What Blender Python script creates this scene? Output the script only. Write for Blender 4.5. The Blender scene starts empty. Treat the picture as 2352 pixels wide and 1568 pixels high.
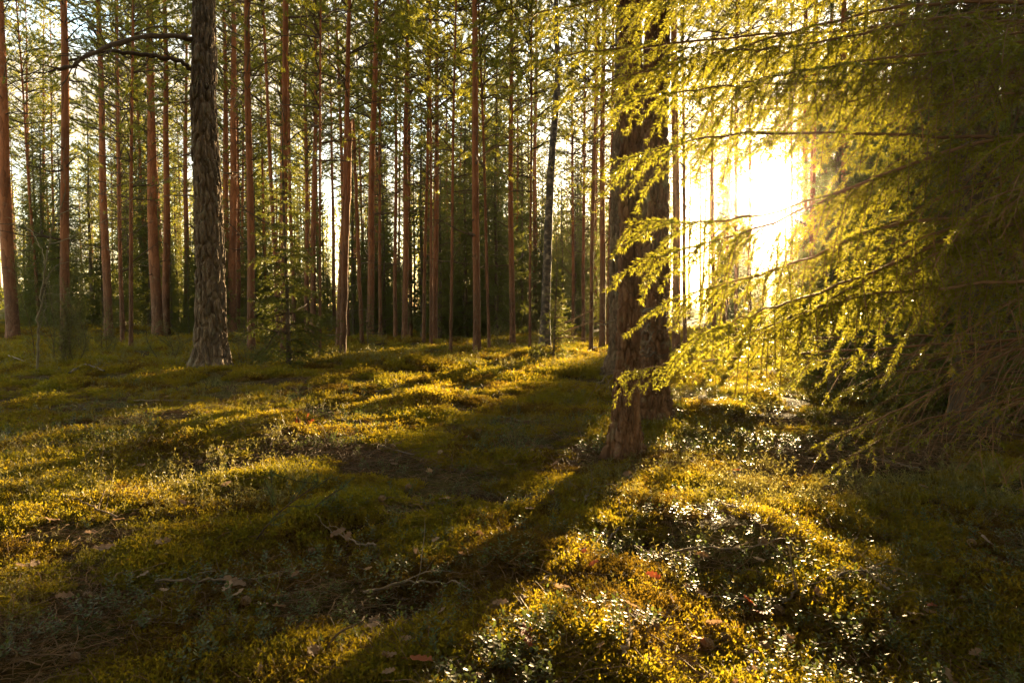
import bpy, math, random
import numpy as np
from mathutils import Vector, Matrix, Euler

SEED = 7
rng = np.random.default_rng(SEED)
random.seed(SEED)
sc = bpy.context.scene
COL = sc.collection

# ------------------------------------------------------------------ camera
F, CX, CY = 1568.0, 1176.0, 784.0          # photo studied at 2352 x 1568
CAM_H = 1.2
HORIZON = 700.0
PITCH = math.atan((CY - HORIZON) / F)
FWD = np.array([0, math.cos(PITCH), -math.sin(PITCH)])
UPV = np.array([0, math.sin(PITCH), math.cos(PITCH)])
RGT = np.array([1.0, 0, 0])
CAM = np.array([0, 0, CAM_H])


def ray(px, py):
    return (px - CX) * RGT + (CY - py) * UPV + F * FWD


def at(px, py, depth):
    """point on the pixel's ray whose world Y is depth"""
    v = ray(px, py)
    return CAM + v * (depth / v[1])


def ground(px, py):
    v = ray(px, py)
    t = -CAM_H / v[2]
    return CAM + v * t


cam_d = bpy.data.cameras.new('camera')
cam_d.lens = 24.0
cam_d.sensor_width = 36.0
cam_d.clip_start = 0.05
cam_d.clip_end = 3000
cam_d.dof.use_dof = True
cam_d.dof.focus_distance = 9.0
cam_d.dof.aperture_fstop = 9.0
cam = bpy.data.objects.new('camera', cam_d)
COL.objects.link(cam)
cam.location = CAM
cam.rotation_euler = (math.pi / 2 - PITCH, 0, 0)
sc.camera = cam

# ------------------------------------------------------------------ sky, sun
SUN_PX = (1778, 452)
sd = ray(*SUN_PX)
sd = sd / np.linalg.norm(sd)
SUN_EL = math.asin(sd[2])
SUN_AZ = math.atan2(sd[0], sd[1])
CLOUD = 1.45
world = bpy.data.worlds.new('World')
sc.world = world
world.use_nodes = True
wn = world.node_tree.nodes
wl = world.node_tree.links
wn.clear()
w_out = wn.new('ShaderNodeOutputWorld')
w_bg = wn.new('ShaderNodeBackground')
w_sky = wn.new('ShaderNodeTexSky')
w_sky.sky_type = 'NISHITA'
w_sky.sun_disc = False
w_sky.sun_elevation = SUN_EL
w_sky.sun_rotation = SUN_AZ
w_sky.air_density = 1.0
w_sky.dust_density = 0.5
w_sky.ozone_density = 1.0
w_tint = wn.new('ShaderNodeMix')
w_tint.data_type = 'RGBA'
w_tint.blend_type = 'MULTIPLY'
w_tint.inputs[0].default_value = 1.0
w_tint.inputs[7].default_value = (1.0, 0.92, 0.80, 1)      # warm white balance
w_bg.inputs[1].default_value = 0.14
wl.new(w_sky.outputs[0], w_tint.inputs[6])
# bright thin cloud over much of the sky
c_tc = wn.new('ShaderNodeTexCoord'); c_sep = wn.new('ShaderNodeSeparateXYZ'); wl.new(c_tc.outputs['Generated'], c_sep.inputs[0])
c_z = wn.new('ShaderNodeMath'); c_z.operation = 'ADD'; c_z.inputs[1].default_value = .25; wl.new(c_sep.outputs[2], c_z.inputs[0])
c_zz = wn.new('ShaderNodeMath'); c_zz.operation = 'MAXIMUM'; c_zz.inputs[1].default_value = .05; wl.new(c_z.outputs[0], c_zz.inputs[0])
c_dv = wn.new('ShaderNodeVectorMath'); c_dv.operation = 'SCALE'; c_rc = wn.new('ShaderNodeMath'); c_rc.operation = 'DIVIDE'; c_rc.inputs[0].default_value = 1.0
wl.new(c_zz.outputs[0], c_rc.inputs[1]); wl.new(c_tc.outputs['Generated'], c_dv.inputs[0]); wl.new(c_rc.outputs[0], c_dv.inputs['Scale'])
c_nz = wn.new('ShaderNodeTexNoise'); c_nz.inputs['Scale'].default_value = 1.6; c_nz.inputs['Detail'].default_value = 6; wl.new(c_dv.outputs[0], c_nz.inputs['Vector'])
c_mr = wn.new('ShaderNodeMapRange'); c_mr.inputs[1].default_value = .40; c_mr.inputs[2].default_value = .56; c_mr.inputs[4].default_value = .9; wl.new(c_nz.outputs['Fac'], c_mr.inputs[0])
c_mx = wn.new('ShaderNodeMix'); c_mx.data_type = 'RGBA'; wl.new(c_mr.outputs[0], c_mx.inputs[0]); wl.new(w_tint.outputs[2], c_mx.inputs[6]); c_mx.inputs[7].default_value = (CLOUD * 1.0, CLOUD * .80, CLOUD * .55, 1)
wl.new(c_mx.outputs[2], w_bg.inputs[0])
wl.new(w_bg.outputs[0], w_out.inputs[0])
# the bright aureole of the low sun itself, part of the sky
w_tc = wn.new('ShaderNodeTexCoord'); w_dot = wn.new('ShaderNodeVectorMath'); w_dot.operation = 'DOT_PRODUCT'
w_nm = wn.new('ShaderNodeVectorMath'); w_nm.operation = 'NORMALIZE'
wl.new(w_tc.outputs['Generated'], w_nm.inputs[0]); wl.new(w_nm.outputs[0], w_dot.inputs[0]); w_dot.inputs[1].default_value = tuple(sd)
w_ac = wn.new('ShaderNodeMath'); w_ac.operation = 'ARCCOSINE'; wl.new(w_dot.outputs['Value'], w_ac.inputs[0])
w_k = wn.new('ShaderNodeMath'); w_k.operation = 'MULTIPLY'; w_k.inputs[1].default_value = -1.0 / math.radians(1.0); wl.new(w_ac.outputs[0], w_k.inputs[0])
w_ex = wn.new('ShaderNodeMath'); w_ex.operation = 'EXPONENT'; wl.new(w_k.outputs[0], w_ex.inputs[0])
w_bg2 = wn.new('ShaderNodeBackground'); w_bg2.inputs[0].default_value = (1.0, .82, .52, 1)
w_m = wn.new('ShaderNodeMath'); w_m.operation = 'MULTIPLY'; w_m.inputs[1].default_value = 6.0; wl.new(w_ex.outputs[0], w_m.inputs[0]); wl.new(w_m.outputs[0], w_bg2.inputs[1])
w_add = wn.new('ShaderNodeAddShader'); wl.new(w_bg.outputs[0], w_add.inputs[0]); wl.new(w_bg2.outputs[0], w_add.inputs[1]); wl.new(w_add.outputs[0], w_out.inputs[0])

sun_d = bpy.data.lights.new('sun', 'SUN')
sun_d.energy = 5.0
sun_d.angle = math.radians(0.5)
sun_d.color = (1.0, 0.70, 0.35)
sun = bpy.data.objects.new('sun', sun_d)
COL.objects.link(sun)
sun.rotation_euler = Vector(sd).to_track_quat('Z', 'Y').to_euler()

sc.view_settings.view_transform = 'Standard'
sc.view_settings.look = 'None'
sc.view_settings.gamma = 1.0
sc.view_settings.exposure = 3.0
sc.view_settings.use_curve_mapping = False
sc.cycles.max_bounces = 4
sc.cycles.diffuse_bounces = 2
sc.cycles.glossy_bounces = 2
sc.cycles.transmission_bounces = 4
sc.cycles.volume_bounces = 0
sc.cycles.sample_clamp_indirect = 6.0
sc.cycles.use_denoising = True

HAZE_DENSITY = 0.0002
HAZE_G = 0.955

# ------------------------------------------------------------------ noise
def _hash(ix, iy, seed):
    h = (ix.astype(np.int64) * 374761393 + iy.astype(np.int64) * 668265263 + seed * 982451653) & 0xFFFFFFFF
    h = ((h ^ (h >> 13)) * 1274126177) & 0xFFFFFFFF
    h = (h ^ (h >> 16)) & 0xFFFFFFFF
    return h / 4294967295.0


def vnoise(x, y, seed=0):
    x = np.asarray(x, float); y = np.asarray(y, float)
    ix = np.floor(x); iy = np.floor(y)
    fx = x - ix; fy = y - iy
    fx = fx * fx * (3 - 2 * fx); fy = fy * fy * (3 - 2 * fy)
    a = _hash(ix, iy, seed); b = _hash(ix + 1, iy, seed)
    c = _hash(ix, iy + 1, seed); d = _hash(ix + 1, iy + 1, seed)
    return (a * (1 - fx) + b * fx) * (1 - fy) + (c * (1 - fx) + d * fx) * fy


def fbm(x, y, seed=0, octv=3):
    s = 0; a = 0.5; n = 0
    for i in range(octv):
        s = s + a * vnoise(x * 2 ** i, y * 2 ** i, seed + i * 17); n += a; a *= 0.5
    return s / n


BUMPS = []          # (x, y, radius, height)


def bump_px(px, py, r, h):
    g = ground(px, py)
    BUMPS.append((g[0], g[1], r, h))


for a in [(950, 858, .55, .20), (1010, 930, .5, .14), (560, 1000, .8, .13), (390, 990, .6, .12), (1735, 1245, .32, .13),
          (1200, 1300, .22, .06), (880, 1190, .4, .08), (700, 1330, .3, .06), (1250, 1130, .3, .05), (1560, 1165, .3, .06),
          (930, 1380, .25, -.10), (1480, 1240, .25, -.07), (1260, 825, .7, .18), (800, 790, 1.6, .16), (900, 795, 1.2, .14),
          (1640, 960, .5, .10), (1720, 930, .5, .10), (500, 875, .9, .16), (1330, 1480, .25, .06), (1980, 1240, .3, -.06)]:
    bump_px(*a)


def hgt(x, y):
    x = np.asarray(x, float); y = np.asarray(y, float)
    d = np.sqrt(x * x + y * y)
    z = 0.16 * (vnoise(x / 2.6, y / 2.6, 3) - .5) + 0.11 * (vnoise(x / 1.05 + 9, y / 1.05, 5) - .5) \
        + 0.060 * (vnoise(x / .46, y / .46, 8) - .5) * np.clip((16 - d) / 8, 0, 1) + .035 * (vnoise(x / .19, y / .19, 9) - .5) * np.clip((7 - d) / 3, 0, 1)
    z = z * np.clip(d / 1.5, .3, 1)
    z = z + 1.2 * (vnoise(x / 28 + 4, y / 28, 11) - .5) * np.clip((d - 16) / 30, 0, 1)
    for bx, by, r, h in BUMPS:
        z = z + h * np.exp(-((x - bx) ** 2 + (y - by) ** 2) / (r * r))
    return z


def hz(x, y):
    return float(hgt(np.array([x]), np.array([y]))[0])


# ------------------------------------------------------------------ mesh helpers
def nrm(v):
    return v / np.maximum(np.linalg.norm(v, axis=-1, keepdims=True), 1e-9)


class Geo:
    """collects vertices and polygons (as index arrays) and material indices"""

    def __init__(self):
        self.v = []; self.f = []; self.m = []; self.n = 0; self.attr = {}

    def add(self, V, Fa, m=0):
        V = np.asarray(V, np.float32).reshape(-1, 3)
        Fa = np.asarray(Fa, np.int64)
        if len(Fa) == 0:
            return
        self.v.append(V); self.f.append(Fa + self.n); self.m.append(np.full(len(Fa), m, np.int32))
        self.n += len(V)

    def mesh(self, name, mats, smooth=True, attrs=None):
        V = np.concatenate(self.v) if self.v else np.zeros((0, 3), np.float32)
        me = bpy.data.meshes.new(name)
        me.vertices.add(len(V)); me.vertices.foreach_set('co', V.ravel())
        loops = np.concatenate([f.ravel() for f in self.f]).astype(np.int32)
        tot = np.concatenate([np.full(len(f), f.shape[1], np.int32) for f in self.f])
        start = np.concatenate([[0], np.cumsum(tot)[:-1]]).astype(np.int32)
        me.loops.add(len(loops)); me.loops.foreach_set('vertex_index', loops)
        me.polygons.add(len(tot)); me.polygons.foreach_set('loop_start', start)
        mi = np.concatenate(self.m)
        me.polygons.foreach_set('material_index', mi)
        me.polygons.foreach_set('use_smooth', np.full(len(tot), smooth, bool))
        for k, arr in (attrs or {}).items():
            at_ = me.attributes.new(k, 'FLOAT', 'POINT')
            at_.data.foreach_set('value', np.asarray(arr, np.float32))
        me.update(calc_edges=True)
        me.validate()
        for m in (mats if isinstance(mats, (list, tuple)) else [mats]):
            me.materials.append(m)
        return me


def obj(name, me, parent=None, loc=None):
    o = bpy.data.objects.new(name, me)
    COL.objects.link(o)
    if parent is not None:
        o.parent = parent
    if loc is not None:
        o.location = loc
    return o


def tag(o, label, cat, group=None, kind=None):
    if label: o['label'] = label
    if cat: o['category'] = cat
    if group: o['group'] = group
    if kind: o['kind'] = kind
    return o


def thing(name, label, cat, loc=(0, 0, 0), group=None):
    o = bpy.data.objects.new(name, None)
    o.empty_display_size = .2
    COL.objects.link(o)
    o.location = loc
    return tag(o, label, cat, group)


def tube(P, R, sides=8, cap=True):
    """swept tube through points P with radii R"""
    P = np.asarray(P, float); R = np.asarray(R, float)
    n = len(P)
    T = nrm(np.gradient(P, axis=0))
    ref = np.array([0, 0, 1.0]) if abs(T[0][2]) < .9 else np.array([1.0, 0, 0])
    A = nrm(np.cross(T, ref)); B = np.cross(T, A)
    th = np.linspace(0, 2 * np.pi, sides, endpoint=False)
    V = P[:, None] + R[:, None, None] * (np.cos(th)[None, :, None] * A[:, None] + np.sin(th)[None, :, None] * B[:, None])
    i = np.arange(n - 1)[:, None] * sides; j = np.arange(sides)[None]
    jn = (j + 1) % sides
    Q = np.stack([i + j, i + jn, i + sides + jn, i + sides + j], -1).reshape(-1, 4)
    return V.reshape(-1, 3), Q


def spline(C, n):
    """Catmull-Rom through control points"""
    C = np.asarray(C, float)
    C = np.vstack([2 * C[0] - C[1], C, 2 * C[-1] - C[-2]])
    m = len(C) - 3
    t = np.linspace(0, m - 1e-6, n)
    k = t.astype(int); u = (t - k)[:, None]
    p0, p1, p2, p3 = C[k], C[k + 1], C[k + 2], C[k + 3]
    return .5 * (2 * p1 + (p2 - p0) * u + (2 * p0 - 5 * p1 + 4 * p2 - p3) * u ** 2 + (3 * p1 - p0 - 3 * p2 + p3) * u ** 3)


def prisms(S0, S1, r0, r1):
    """three-sided little rods for many segments"""
    n = len(S0)
    if n == 0:
        return np.zeros((0, 3)), np.zeros((0, 4), int)
    T = nrm(S1 - S0)
    ref = np.where(np.abs(T[:, 2:3]) < .9, np.array([[0, 0, 1.0]]), np.array([[1.0, 0, 0]]))
    A = nrm(np.cross(T, ref)); B = np.cross(T, A)
    V = np.zeros((n, 6, 3))
    for k in range(3):
        a = 2 * np.pi * k / 3
        o = math.cos(a) * A + math.sin(a) * B
        V[:, k] = S0 + o * np.reshape(r0, (-1, 1)); V[:, 3 + k] = S1 + o * np.reshape(r1, (-1, 1))
    b = np.arange(n)[:, None] * 6
    Q = np.concatenate([b + np.array([[0, 1, 4, 3]]), b + np.array([[1, 2, 5, 4]]), b + np.array([[2, 0, 3, 5]])])
    return V.reshape(-1, 3), Q


def blades(O, D, L, W, rg, kite=False):
    """thin triangles (needles) from O along D"""
    n = len(O)
    if n == 0:
        return np.zeros((0, 3)), np.zeros((0, 3), int)
    L = np.broadcast_to(np.asarray(L, float), (n,))[:, None]; W = np.broadcast_to(np.asarray(W, float), (n,))[:, None]
    S = nrm(np.cross(D, rg.normal(size=(n, 3))))
    if kite:
        V = np.stack([O, O + D * L * .45 + S * W * .5, O + D * L, O + D * L * .45 - S * W * .5], 1)
        return V.reshape(-1, 3), np.arange(n * 4).reshape(-1, 4)
    V = np.stack([O - S * W * .5, O + S * W * .5, O + D * L], 1)
    return V.reshape(-1, 3), np.arange(n * 3).reshape(-1, 3)


def bough(C, rg, n_pts=24, sec_space=.055, sec_len=.36, sec_droop=.35, ter_space=.045, ter_len=.085, t0=.12, ang=.75,
          upward=0.0, side_lift=-.15, taper=1.12):
    """a conifer bough: main spline, side shoots, short shoots. returns main points, segments (S0,S1,level,t)"""
    P = spline(C, n_pts)
    seg = np.linalg.norm(np.diff(P, axis=0), axis=1); cum = np.concatenate([[0], np.cumsum(seg)]); L = cum[-1]
    ns = max(3, int(L * (1 - t0) / sec_space))
    s = np.linspace(t0 * L, L * .985, ns) + rg.normal(size=ns) * sec_space * .2
    s = np.clip(s, 0, L * .99)
    base = np.stack([np.interp(s, cum, P[:, k]) for k in range(3)], 1)
    T = nrm(np.gradient(P, axis=0)); tan = nrm(np.stack([np.interp(s, cum, T[:, k]) for k in range(3)], 1))
    side = nrm(np.cross(tan, np.array([0, 0, 1.0])))
    sg = np.where(np.arange(ns) % 2 == 0, 1.0, -1.0)[:, None]
    t = s / L
    prof = np.clip(taper - t * .92, .12, 1) * np.clip(t / .25 + .35, 0, 1)
    ln = sec_len * prof * rg.uniform(.6, 1.25, ns)
    d = nrm(tan * math.cos(ang) + side * sg * math.sin(ang) + np.array([0, 0, 1.0]) * (side_lift + rg.normal(size=(ns, 1)) * .18)
            + rg.normal(size=(ns, 3)) * .08)
    K = 5
    u = np.linspace(0, 1, K + 1)
    Q = base[:, None] + d[:, None] * (ln[:, None] * u[None])[..., None] + \
        np.array([0, 0, -1.0]) * (sec_droop * ln[:, None] * u[None] ** 2 * rg.uniform(.4, 1.4, (ns, 1)))[..., None] \
        + np.array([0, 0, 1.0]) * (upward * ln[:, None] * u[None] ** 2)[..., None]
    S0 = [Q[:, :-1].reshape(-1, 3)]; S1 = [Q[:, 1:].reshape(-1, 3)]
    lev = [np.full(ns * K, 1)]; tt = [np.repeat(t, K)]; uu = [np.tile(u[1:], ns)]
    # tertiary
    nt = np.maximum(0, (ln / ter_space).astype(int))
    idx = np.repeat(np.arange(ns), nt)
    if len(idx):
        k = np.concatenate([np.arange(a) for a in nt])
        v = np.clip((k + .7) / np.maximum(nt[idx], 1), 0, .97)
        fl = v * K; i0 = np.minimum(fl.astype(int), K - 1); fr = (fl - i0)[:, None]
        b = Q[idx, i0] * (1 - fr) + Q[idx, i0 + 1] * fr
        td = nrm(Q[idx, i0 + 1] - Q[idx, i0])
        sd_ = nrm(np.cross(td, np.array([0, 0, 1.0])) + 1e-6)
        sg2 = np.where(k % 2 == 0, 1.0, -1.0)[:, None]
        e = nrm(td * .72 + sd_ * sg2 * .68 + rg.normal(size=(len(idx), 3)) * .12 + np.array([0, 0, -.12 + .2 * upward]))
        tl = ter_len * rg.uniform(.5, 1.3, len(idx)) * np.clip(1.25 - v, .3, 1)
        S0.append(b); S1.append(b + e * tl[:, None])
        lev.append(np.full(len(idx), 2)); tt.append(t[idx]); uu.append(v)
    # main axis outer part also bears needles
    m = int(n_pts * .6)
    S0.append(P[m:-1]); S1.append(P[m + 1:]); lev.append(np.full(n_pts - m - 1, 0)); tt.append(np.linspace(.6, 1, n_pts - m - 1)); uu.append(np.ones(n_pts - m - 1))
    return P, np.concatenate(S0), np.concatenate(S1), np.concatenate(lev), np.concatenate(tt), np.concatenate(uu)


def needle_on(S0, S1, per_m, L, W, rg, fwd=.55, updir=.25, kite=False, flat=1.0):
    ln = np.linalg.norm(S1 - S0, axis=1)
    c = rg.poisson(ln * per_m)
    idx = np.repeat(np.arange(len(S0)), c)
    if len(idx) == 0:
        return np.zeros((0, 3)), np.zeros((0, 3), int)
    f = rg.uniform(0, 1, (len(idx), 1))
    O = S0[idx] * (1 - f) + S1[idx] * f
    T = nrm(S1 - S0)[idx]
    R = rg.normal(size=(len(idx), 3)) * [1, 1, flat]; R -= T * (R * T).sum(1, keepdims=True); R = nrm(R)
    D = nrm(T * fwd + R * .8 + np.array([0, 0, updir]))
    return blades(O, D, L * rg.uniform(.7, 1.25, len(idx)), W, rg, kite)


# ------------------------------------------------------------------ materials
def new_mat(name):
    m = bpy.data.materials.new(name); m.use_nodes = True
    nt = m.node_tree; nt.nodes.clear()
    out = nt.nodes.new('ShaderNodeOutputMaterial')
    return m, nt, nt.nodes, nt.links, out


def ramp(N, stops):
    r = N.new('ShaderNodeValToRGB')
    el = r.color_ramp.elements
    el[0].position, el[0].color = stops[0][0], (*stops[0][1], 1)
    el[1].position, el[1].color = stops[-1][0], (*stops[-1][1], 1)
    for p, c in stops[1:-1]:
        e = el.new(p); e.color = (*c, 1)
    return r


def leaf_mat(name, c0, c1, t0, trans=.5, rough=.45, spec=.5, noise_scale=1.5, use_pos=True):
    """leaf: coloured diffuse + translucent + some gloss; colour varies from place to place and thing to thing"""
    m, nt, N, L, out = new_mat(name)
    geo = N.new('ShaderNodeNewGeometry'); oi = N.new('ShaderNodeObjectInfo')
    nz = N.new('ShaderNodeTexNoise'); nz.inputs['Scale'].default_value = noise_scale; nz.inputs['Detail'].default_value = 4
    L.new(geo.outputs['Position'], nz.inputs['Vector'])
    ad = N.new('ShaderNodeMath'); ad.operation = 'MULTIPLY_ADD'; ad.inputs[1].default_value = .5
    L.new(oi.outputs['Random'], ad.inputs[0]); L.new(nz.outputs['Fac'], ad.inputs[2])
    ad2 = N.new('ShaderNodeMath'); ad2.operation = 'MULTIPLY_ADD'; ad2.inputs[1].default_value = 1.6; ad2.inputs[2].default_value = -.75
    L.new(ad.outputs[0], ad2.inputs[0])
    cr = ramp(N, [(0, c0), (1, c1)])
    L.new(ad2.outputs[0], cr.inputs[0])
    tm = N.new('ShaderNodeMix'); tm.data_type = 'RGBA'; tm.blend_type = 'MIX'; tm.inputs[0].default_value = .62
    L.new(cr.outputs[0], tm.inputs[6]); tm.inputs[7].default_value = (*t0, 1)
    pb = N.new('ShaderNodeBsdfPrincipled'); pb.inputs['Roughness'].default_value = rough
    pb.inputs['Specular IOR Level'].default_value = spec
    L.new(cr.outputs[0], pb.inputs['Base Color'])
    tr = N.new('ShaderNodeBsdfTranslucent'); L.new(tm.outputs[2], tr.inputs['Color'])
    mx = N.new('ShaderNodeMixShader'); mx.inputs[0].default_value = trans
    L.new(pb.outputs[0], mx.inputs[1]); L.new(tr.outputs[0], mx.inputs[2]); L.new(mx.outputs[0], out.inputs[0])
    return m


def bark_mat(name, low, high, grad=(2.0, 7.0), plate=9.0, stretch=.28, bump=.6, lichen=.25, dist=.02):
    """pine bark: grey-brown flaky plates low on the trunk turning orange further up"""
    m, nt, N, L, out = new_mat(name)
    tc = N.new('ShaderNodeTexCoord'); mp = N.new('ShaderNodeMapping'); mp.inputs['Scale'].default_value = (1, 1, stretch)
    L.new(tc.outputs['Object'], mp.inputs['Vector'])
    nz0 = N.new('ShaderNodeTexNoise'); nz0.inputs['Scale'].default_value = 6; nz0.inputs['Detail'].default_value = 3
    L.new(mp.outputs[0], nz0.inputs['Vector'])
    wob = N.new('ShaderNodeMix'); wob.data_type = 'RGBA'; wob.inputs[0].default_value = .12
    L.new(mp.outputs[0], wob.inputs[6]); L.new(nz0.outputs['Color'], wob.inputs[7])
    vo = N.new('ShaderNodeTexVoronoi'); vo.feature = 'DISTANCE_TO_EDGE'; vo.inputs['Scale'].default_value = plate
    L.new(wob.outputs[2], vo.inputs['Vector'])
    vc = N.new('ShaderNodeTexVoronoi'); vc.inputs['Scale'].default_value = plate; L.new(wob.outputs[2], vc.inputs['Vector'])
    fn = N.new('ShaderNodeTexNoise'); fn.inputs['Scale'].default_value = 40; fn.inputs['Detail'].default_value = 5
    L.new(mp.outputs[0], fn.inputs['Vector'])
    sep = N.new('ShaderNodeSeparateXYZ'); L.new(tc.outputs['Object'], sep.inputs[0])
    mr = N.new('ShaderNodeMapRange'); mr.inputs[1].default_value = grad[0]; mr.inputs[2].default_value = grad[1]
    L.new(sep.outputs[2], mr.inputs[0])
    bn = N.new('ShaderNodeTexNoise'); bn.inputs['Scale'].default_value = 1.2; bn.inputs['Detail'].default_value = 3; L.new(tc.outputs['Object'], bn.inputs['Vector'])
    mr2 = N.new('ShaderNodeMath'); mr2.operation = 'ADD'; L.new(mr.outputs[0], mr2.inputs[0])
    bs = N.new('ShaderNodeMath'); bs.operation = 'MULTIPLY_ADD'; bs.inputs[1].default_value = .9; bs.inputs[2].default_value = -.45
    L.new(bn.outputs['Fac'], bs.inputs[0]); L.new(bs.outputs[0], mr2.inputs[1]); mr2.use_clamp = True
    cl = ramp(N, [(.15, tuple(x * .35 for x in low)), (.5, low), (.85, tuple(min(1, x * 1.9) for x in low))])
    ch = ramp(N, [(.15, tuple(x * .45 for x in high)), (.5, high), (.85, tuple(min(1, x * 1.5) for x in high))])
    mixn = N.new('ShaderNodeMath'); mixn.operation = 'MULTIPLY_ADD'; mixn.inputs[1].default_value = .45
    L.new(vc.outputs['Color'], mixn.inputs[0]); 
    f2 = N.new('ShaderNodeMath'); f2.operation = 'MULTIPLY'; f2.inputs[1].default_value = .55; L.new(fn.outputs['Fac'], f2.inputs[0]); L.new(f2.outputs[0], mixn.inputs[2])
    L.new(mixn.outputs[0], cl.inputs[0]); L.new(mixn.outputs[0], ch.inputs[0])
    mc = N.new('ShaderNodeMix'); mc.data_type = 'RGBA'; L.new(mr2.outputs[0], mc.inputs[0]); L.new(cl.outputs[0], mc.inputs[6]); L.new(ch.outputs[0], mc.inputs[7])
    ln = N.new('ShaderNodeTexNoise'); ln.inputs['Scale'].default_value = 7; ln.inputs['Detail'].default_value = 6; L.new(tc.outputs['Object'], ln.inputs['Vector'])
    lr = N.new('ShaderNodeMapRange'); lr.inputs[1].default_value = .58; lr.inputs[2].default_value = .70; lr.inputs[4].default_value = lichen; L.new(ln.outputs['Fac'], lr.inputs[0])
    mc2 = N.new('ShaderNodeMix'); mc2.data_type = 'RGBA'; L.new(lr.outputs[0], mc2.inputs[0]); L.new(mc.outputs[2], mc2.inputs[6]); mc2.inputs[7].default_value = (.30, .31, .20, 1)
    pb = N.new('ShaderNodeBsdfPrincipled'); pb.inputs['Roughness'].default_value = .85; pb.inputs['Specular IOR Level'].default_value = .25
    L.new(mc2.outputs[2], pb.inputs['Base Color'])
    ed = N.new('ShaderNodeMapRange'); ed.inputs[1].default_value = 0; ed.inputs[2].default_value = .22; L.new(vo.outputs['Distance'], ed.inputs[0])
    hsum = N.new('ShaderNodeMath'); hsum.operation = 'MULTIPLY_ADD'; hsum.inputs[1].default_value = .35; L.new(fn.outputs['Fac'], hsum.inputs[0]); L.new(ed.outputs[0], hsum.inputs[2])
    bp = N.new('ShaderNodeBump'); bp.inputs['Strength'].default_value = bump; bp.inputs['Distance'].default_value = dist
    L.new(hsum.outputs[0], bp.inputs['Height']); L.new(bp.outputs[0], pb.inputs['Normal'])
    L.new(pb.outputs[0], out.inputs[0])
    return m


def plain_mat(name, c0, c1, scale=8.0, rough=.8, spec=.3, trans=0.0, tcol=None, stretch=None, bump=.3):
    m, nt, N, L, out = new_mat(name)
    tc = N.new('ShaderNodeTexCoord'); nz = N.new('ShaderNodeTexNoise'); nz.inputs['Scale'].default_value = scale; nz.inputs['Detail'].default_value = 5
    if stretch:
        mp = N.new('ShaderNodeMapping'); mp.inputs['Scale'].default_value = stretch; L.new(tc.outputs['Object'], mp.inputs['Vector']); L.new(mp.outputs[0], nz.inputs['Vector'])
    else:
        L.new(tc.outputs['Object'], nz.inputs['Vector'])
    oi = N.new('ShaderNodeObjectInfo')
    a = N.new('ShaderNodeMath'); a.operation = 'MULTIPLY_ADD'; a.inputs[1].default_value = .5; L.new(oi.outputs['Random'], a.inputs[0]); L.new(nz.outputs['Fac'], a.inputs[2])
    cr = ramp(N, [(.45, c0), (1.0, c1)]); L.new(a.outputs[0], cr.inputs[0])
    pb = N.new('ShaderNodeBsdfPrincipled'); pb.inputs['Roughness'].default_value = rough; pb.inputs['Specular IOR Level'].default_value = spec
    L.new(cr.outputs[0], pb.inputs['Base Color'])
    bp = N.new('ShaderNodeBump'); bp.inputs['Strength'].default_value = bump; bp.inputs['Distance'].default_value = .01
    L.new(nz.outputs['Fac'], bp.inputs['Height']); L.new(bp.outputs[0], pb.inputs['Normal'])
    if trans > 0:
        tr = N.new('ShaderNodeBsdfTranslucent')
        if tcol: tr.inputs['Color'].default_value = (*tcol, 1)
        else: L.new(cr.outputs[0], tr.inputs['Color'])
        mx = N.new('ShaderNodeMixShader'); mx.inputs[0].default_value = trans
        L.new(pb.outputs[0], mx.inputs[1]); L.new(tr.outputs[0], mx.inputs[2]); L.new(mx.outputs[0], out.inputs[0])
    else:
        L.new(pb.outputs[0], out.inputs[0])
    return m


def ground_mat():
    m, nt, N, L, out = new_mat('forest_floor')
    geo = N.new('ShaderNodeNewGeometry')
    n1 = N.new('ShaderNodeTexNoise'); n1.inputs['Scale'].default_value = 1.3; n1.inputs['Detail'].default_value = 7
    n2 = N.new('ShaderNodeTexNoise'); n2.inputs['Scale'].default_value = 26; n2.inputs['Detail'].default_value = 5
    L.new(geo.outputs['Position'], n1.inputs['Vector']); L.new(geo.outputs['Position'], n2.inputs['Vector'])
    c1 = ramp(N, [(.32, (.050, .030, .010)), (.47, (.075, .055, .012)), (.6, (.085, .080, .014)), (.75, (.06, .07, .015))])
    L.new(n1.outputs['Fac'], c1.inputs[0])
    c2 = ramp(N, [(.35, (.45, .40, .32)), (.7, (1.25, 1.2, 1.1))])
    L.new(n2.outputs['Fac'], c2.inputs[0])
    mu = N.new('ShaderNodeMix'); mu.data_type = 'RGBA'; mu.blend_type = 'MULTIPLY'; mu.inputs[0].default_value = 1
    L.new(c1.outputs[0], mu.inputs[6]); L.new(c2.outputs[0], mu.inputs[7])
    pb = N.new('ShaderNodeBsdfPrincipled'); pb.inputs['Roughness'].default_value = .95; pb.inputs['Specular IOR Level'].default_value = .1
    L.new(mu.outputs[2], pb.inputs['Base Color'])
    bp = N.new('ShaderNodeBump'); bp.inputs['Strength'].default_value = .9; bp.inputs['Distance'].default_value = .03
    L.new(n2.outputs['Fac'], bp.inputs['Height']); L.new(bp.outputs[0], pb.inputs['Normal'])
    L.new(pb.outputs[0], out.inputs[0])
    return m


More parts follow.
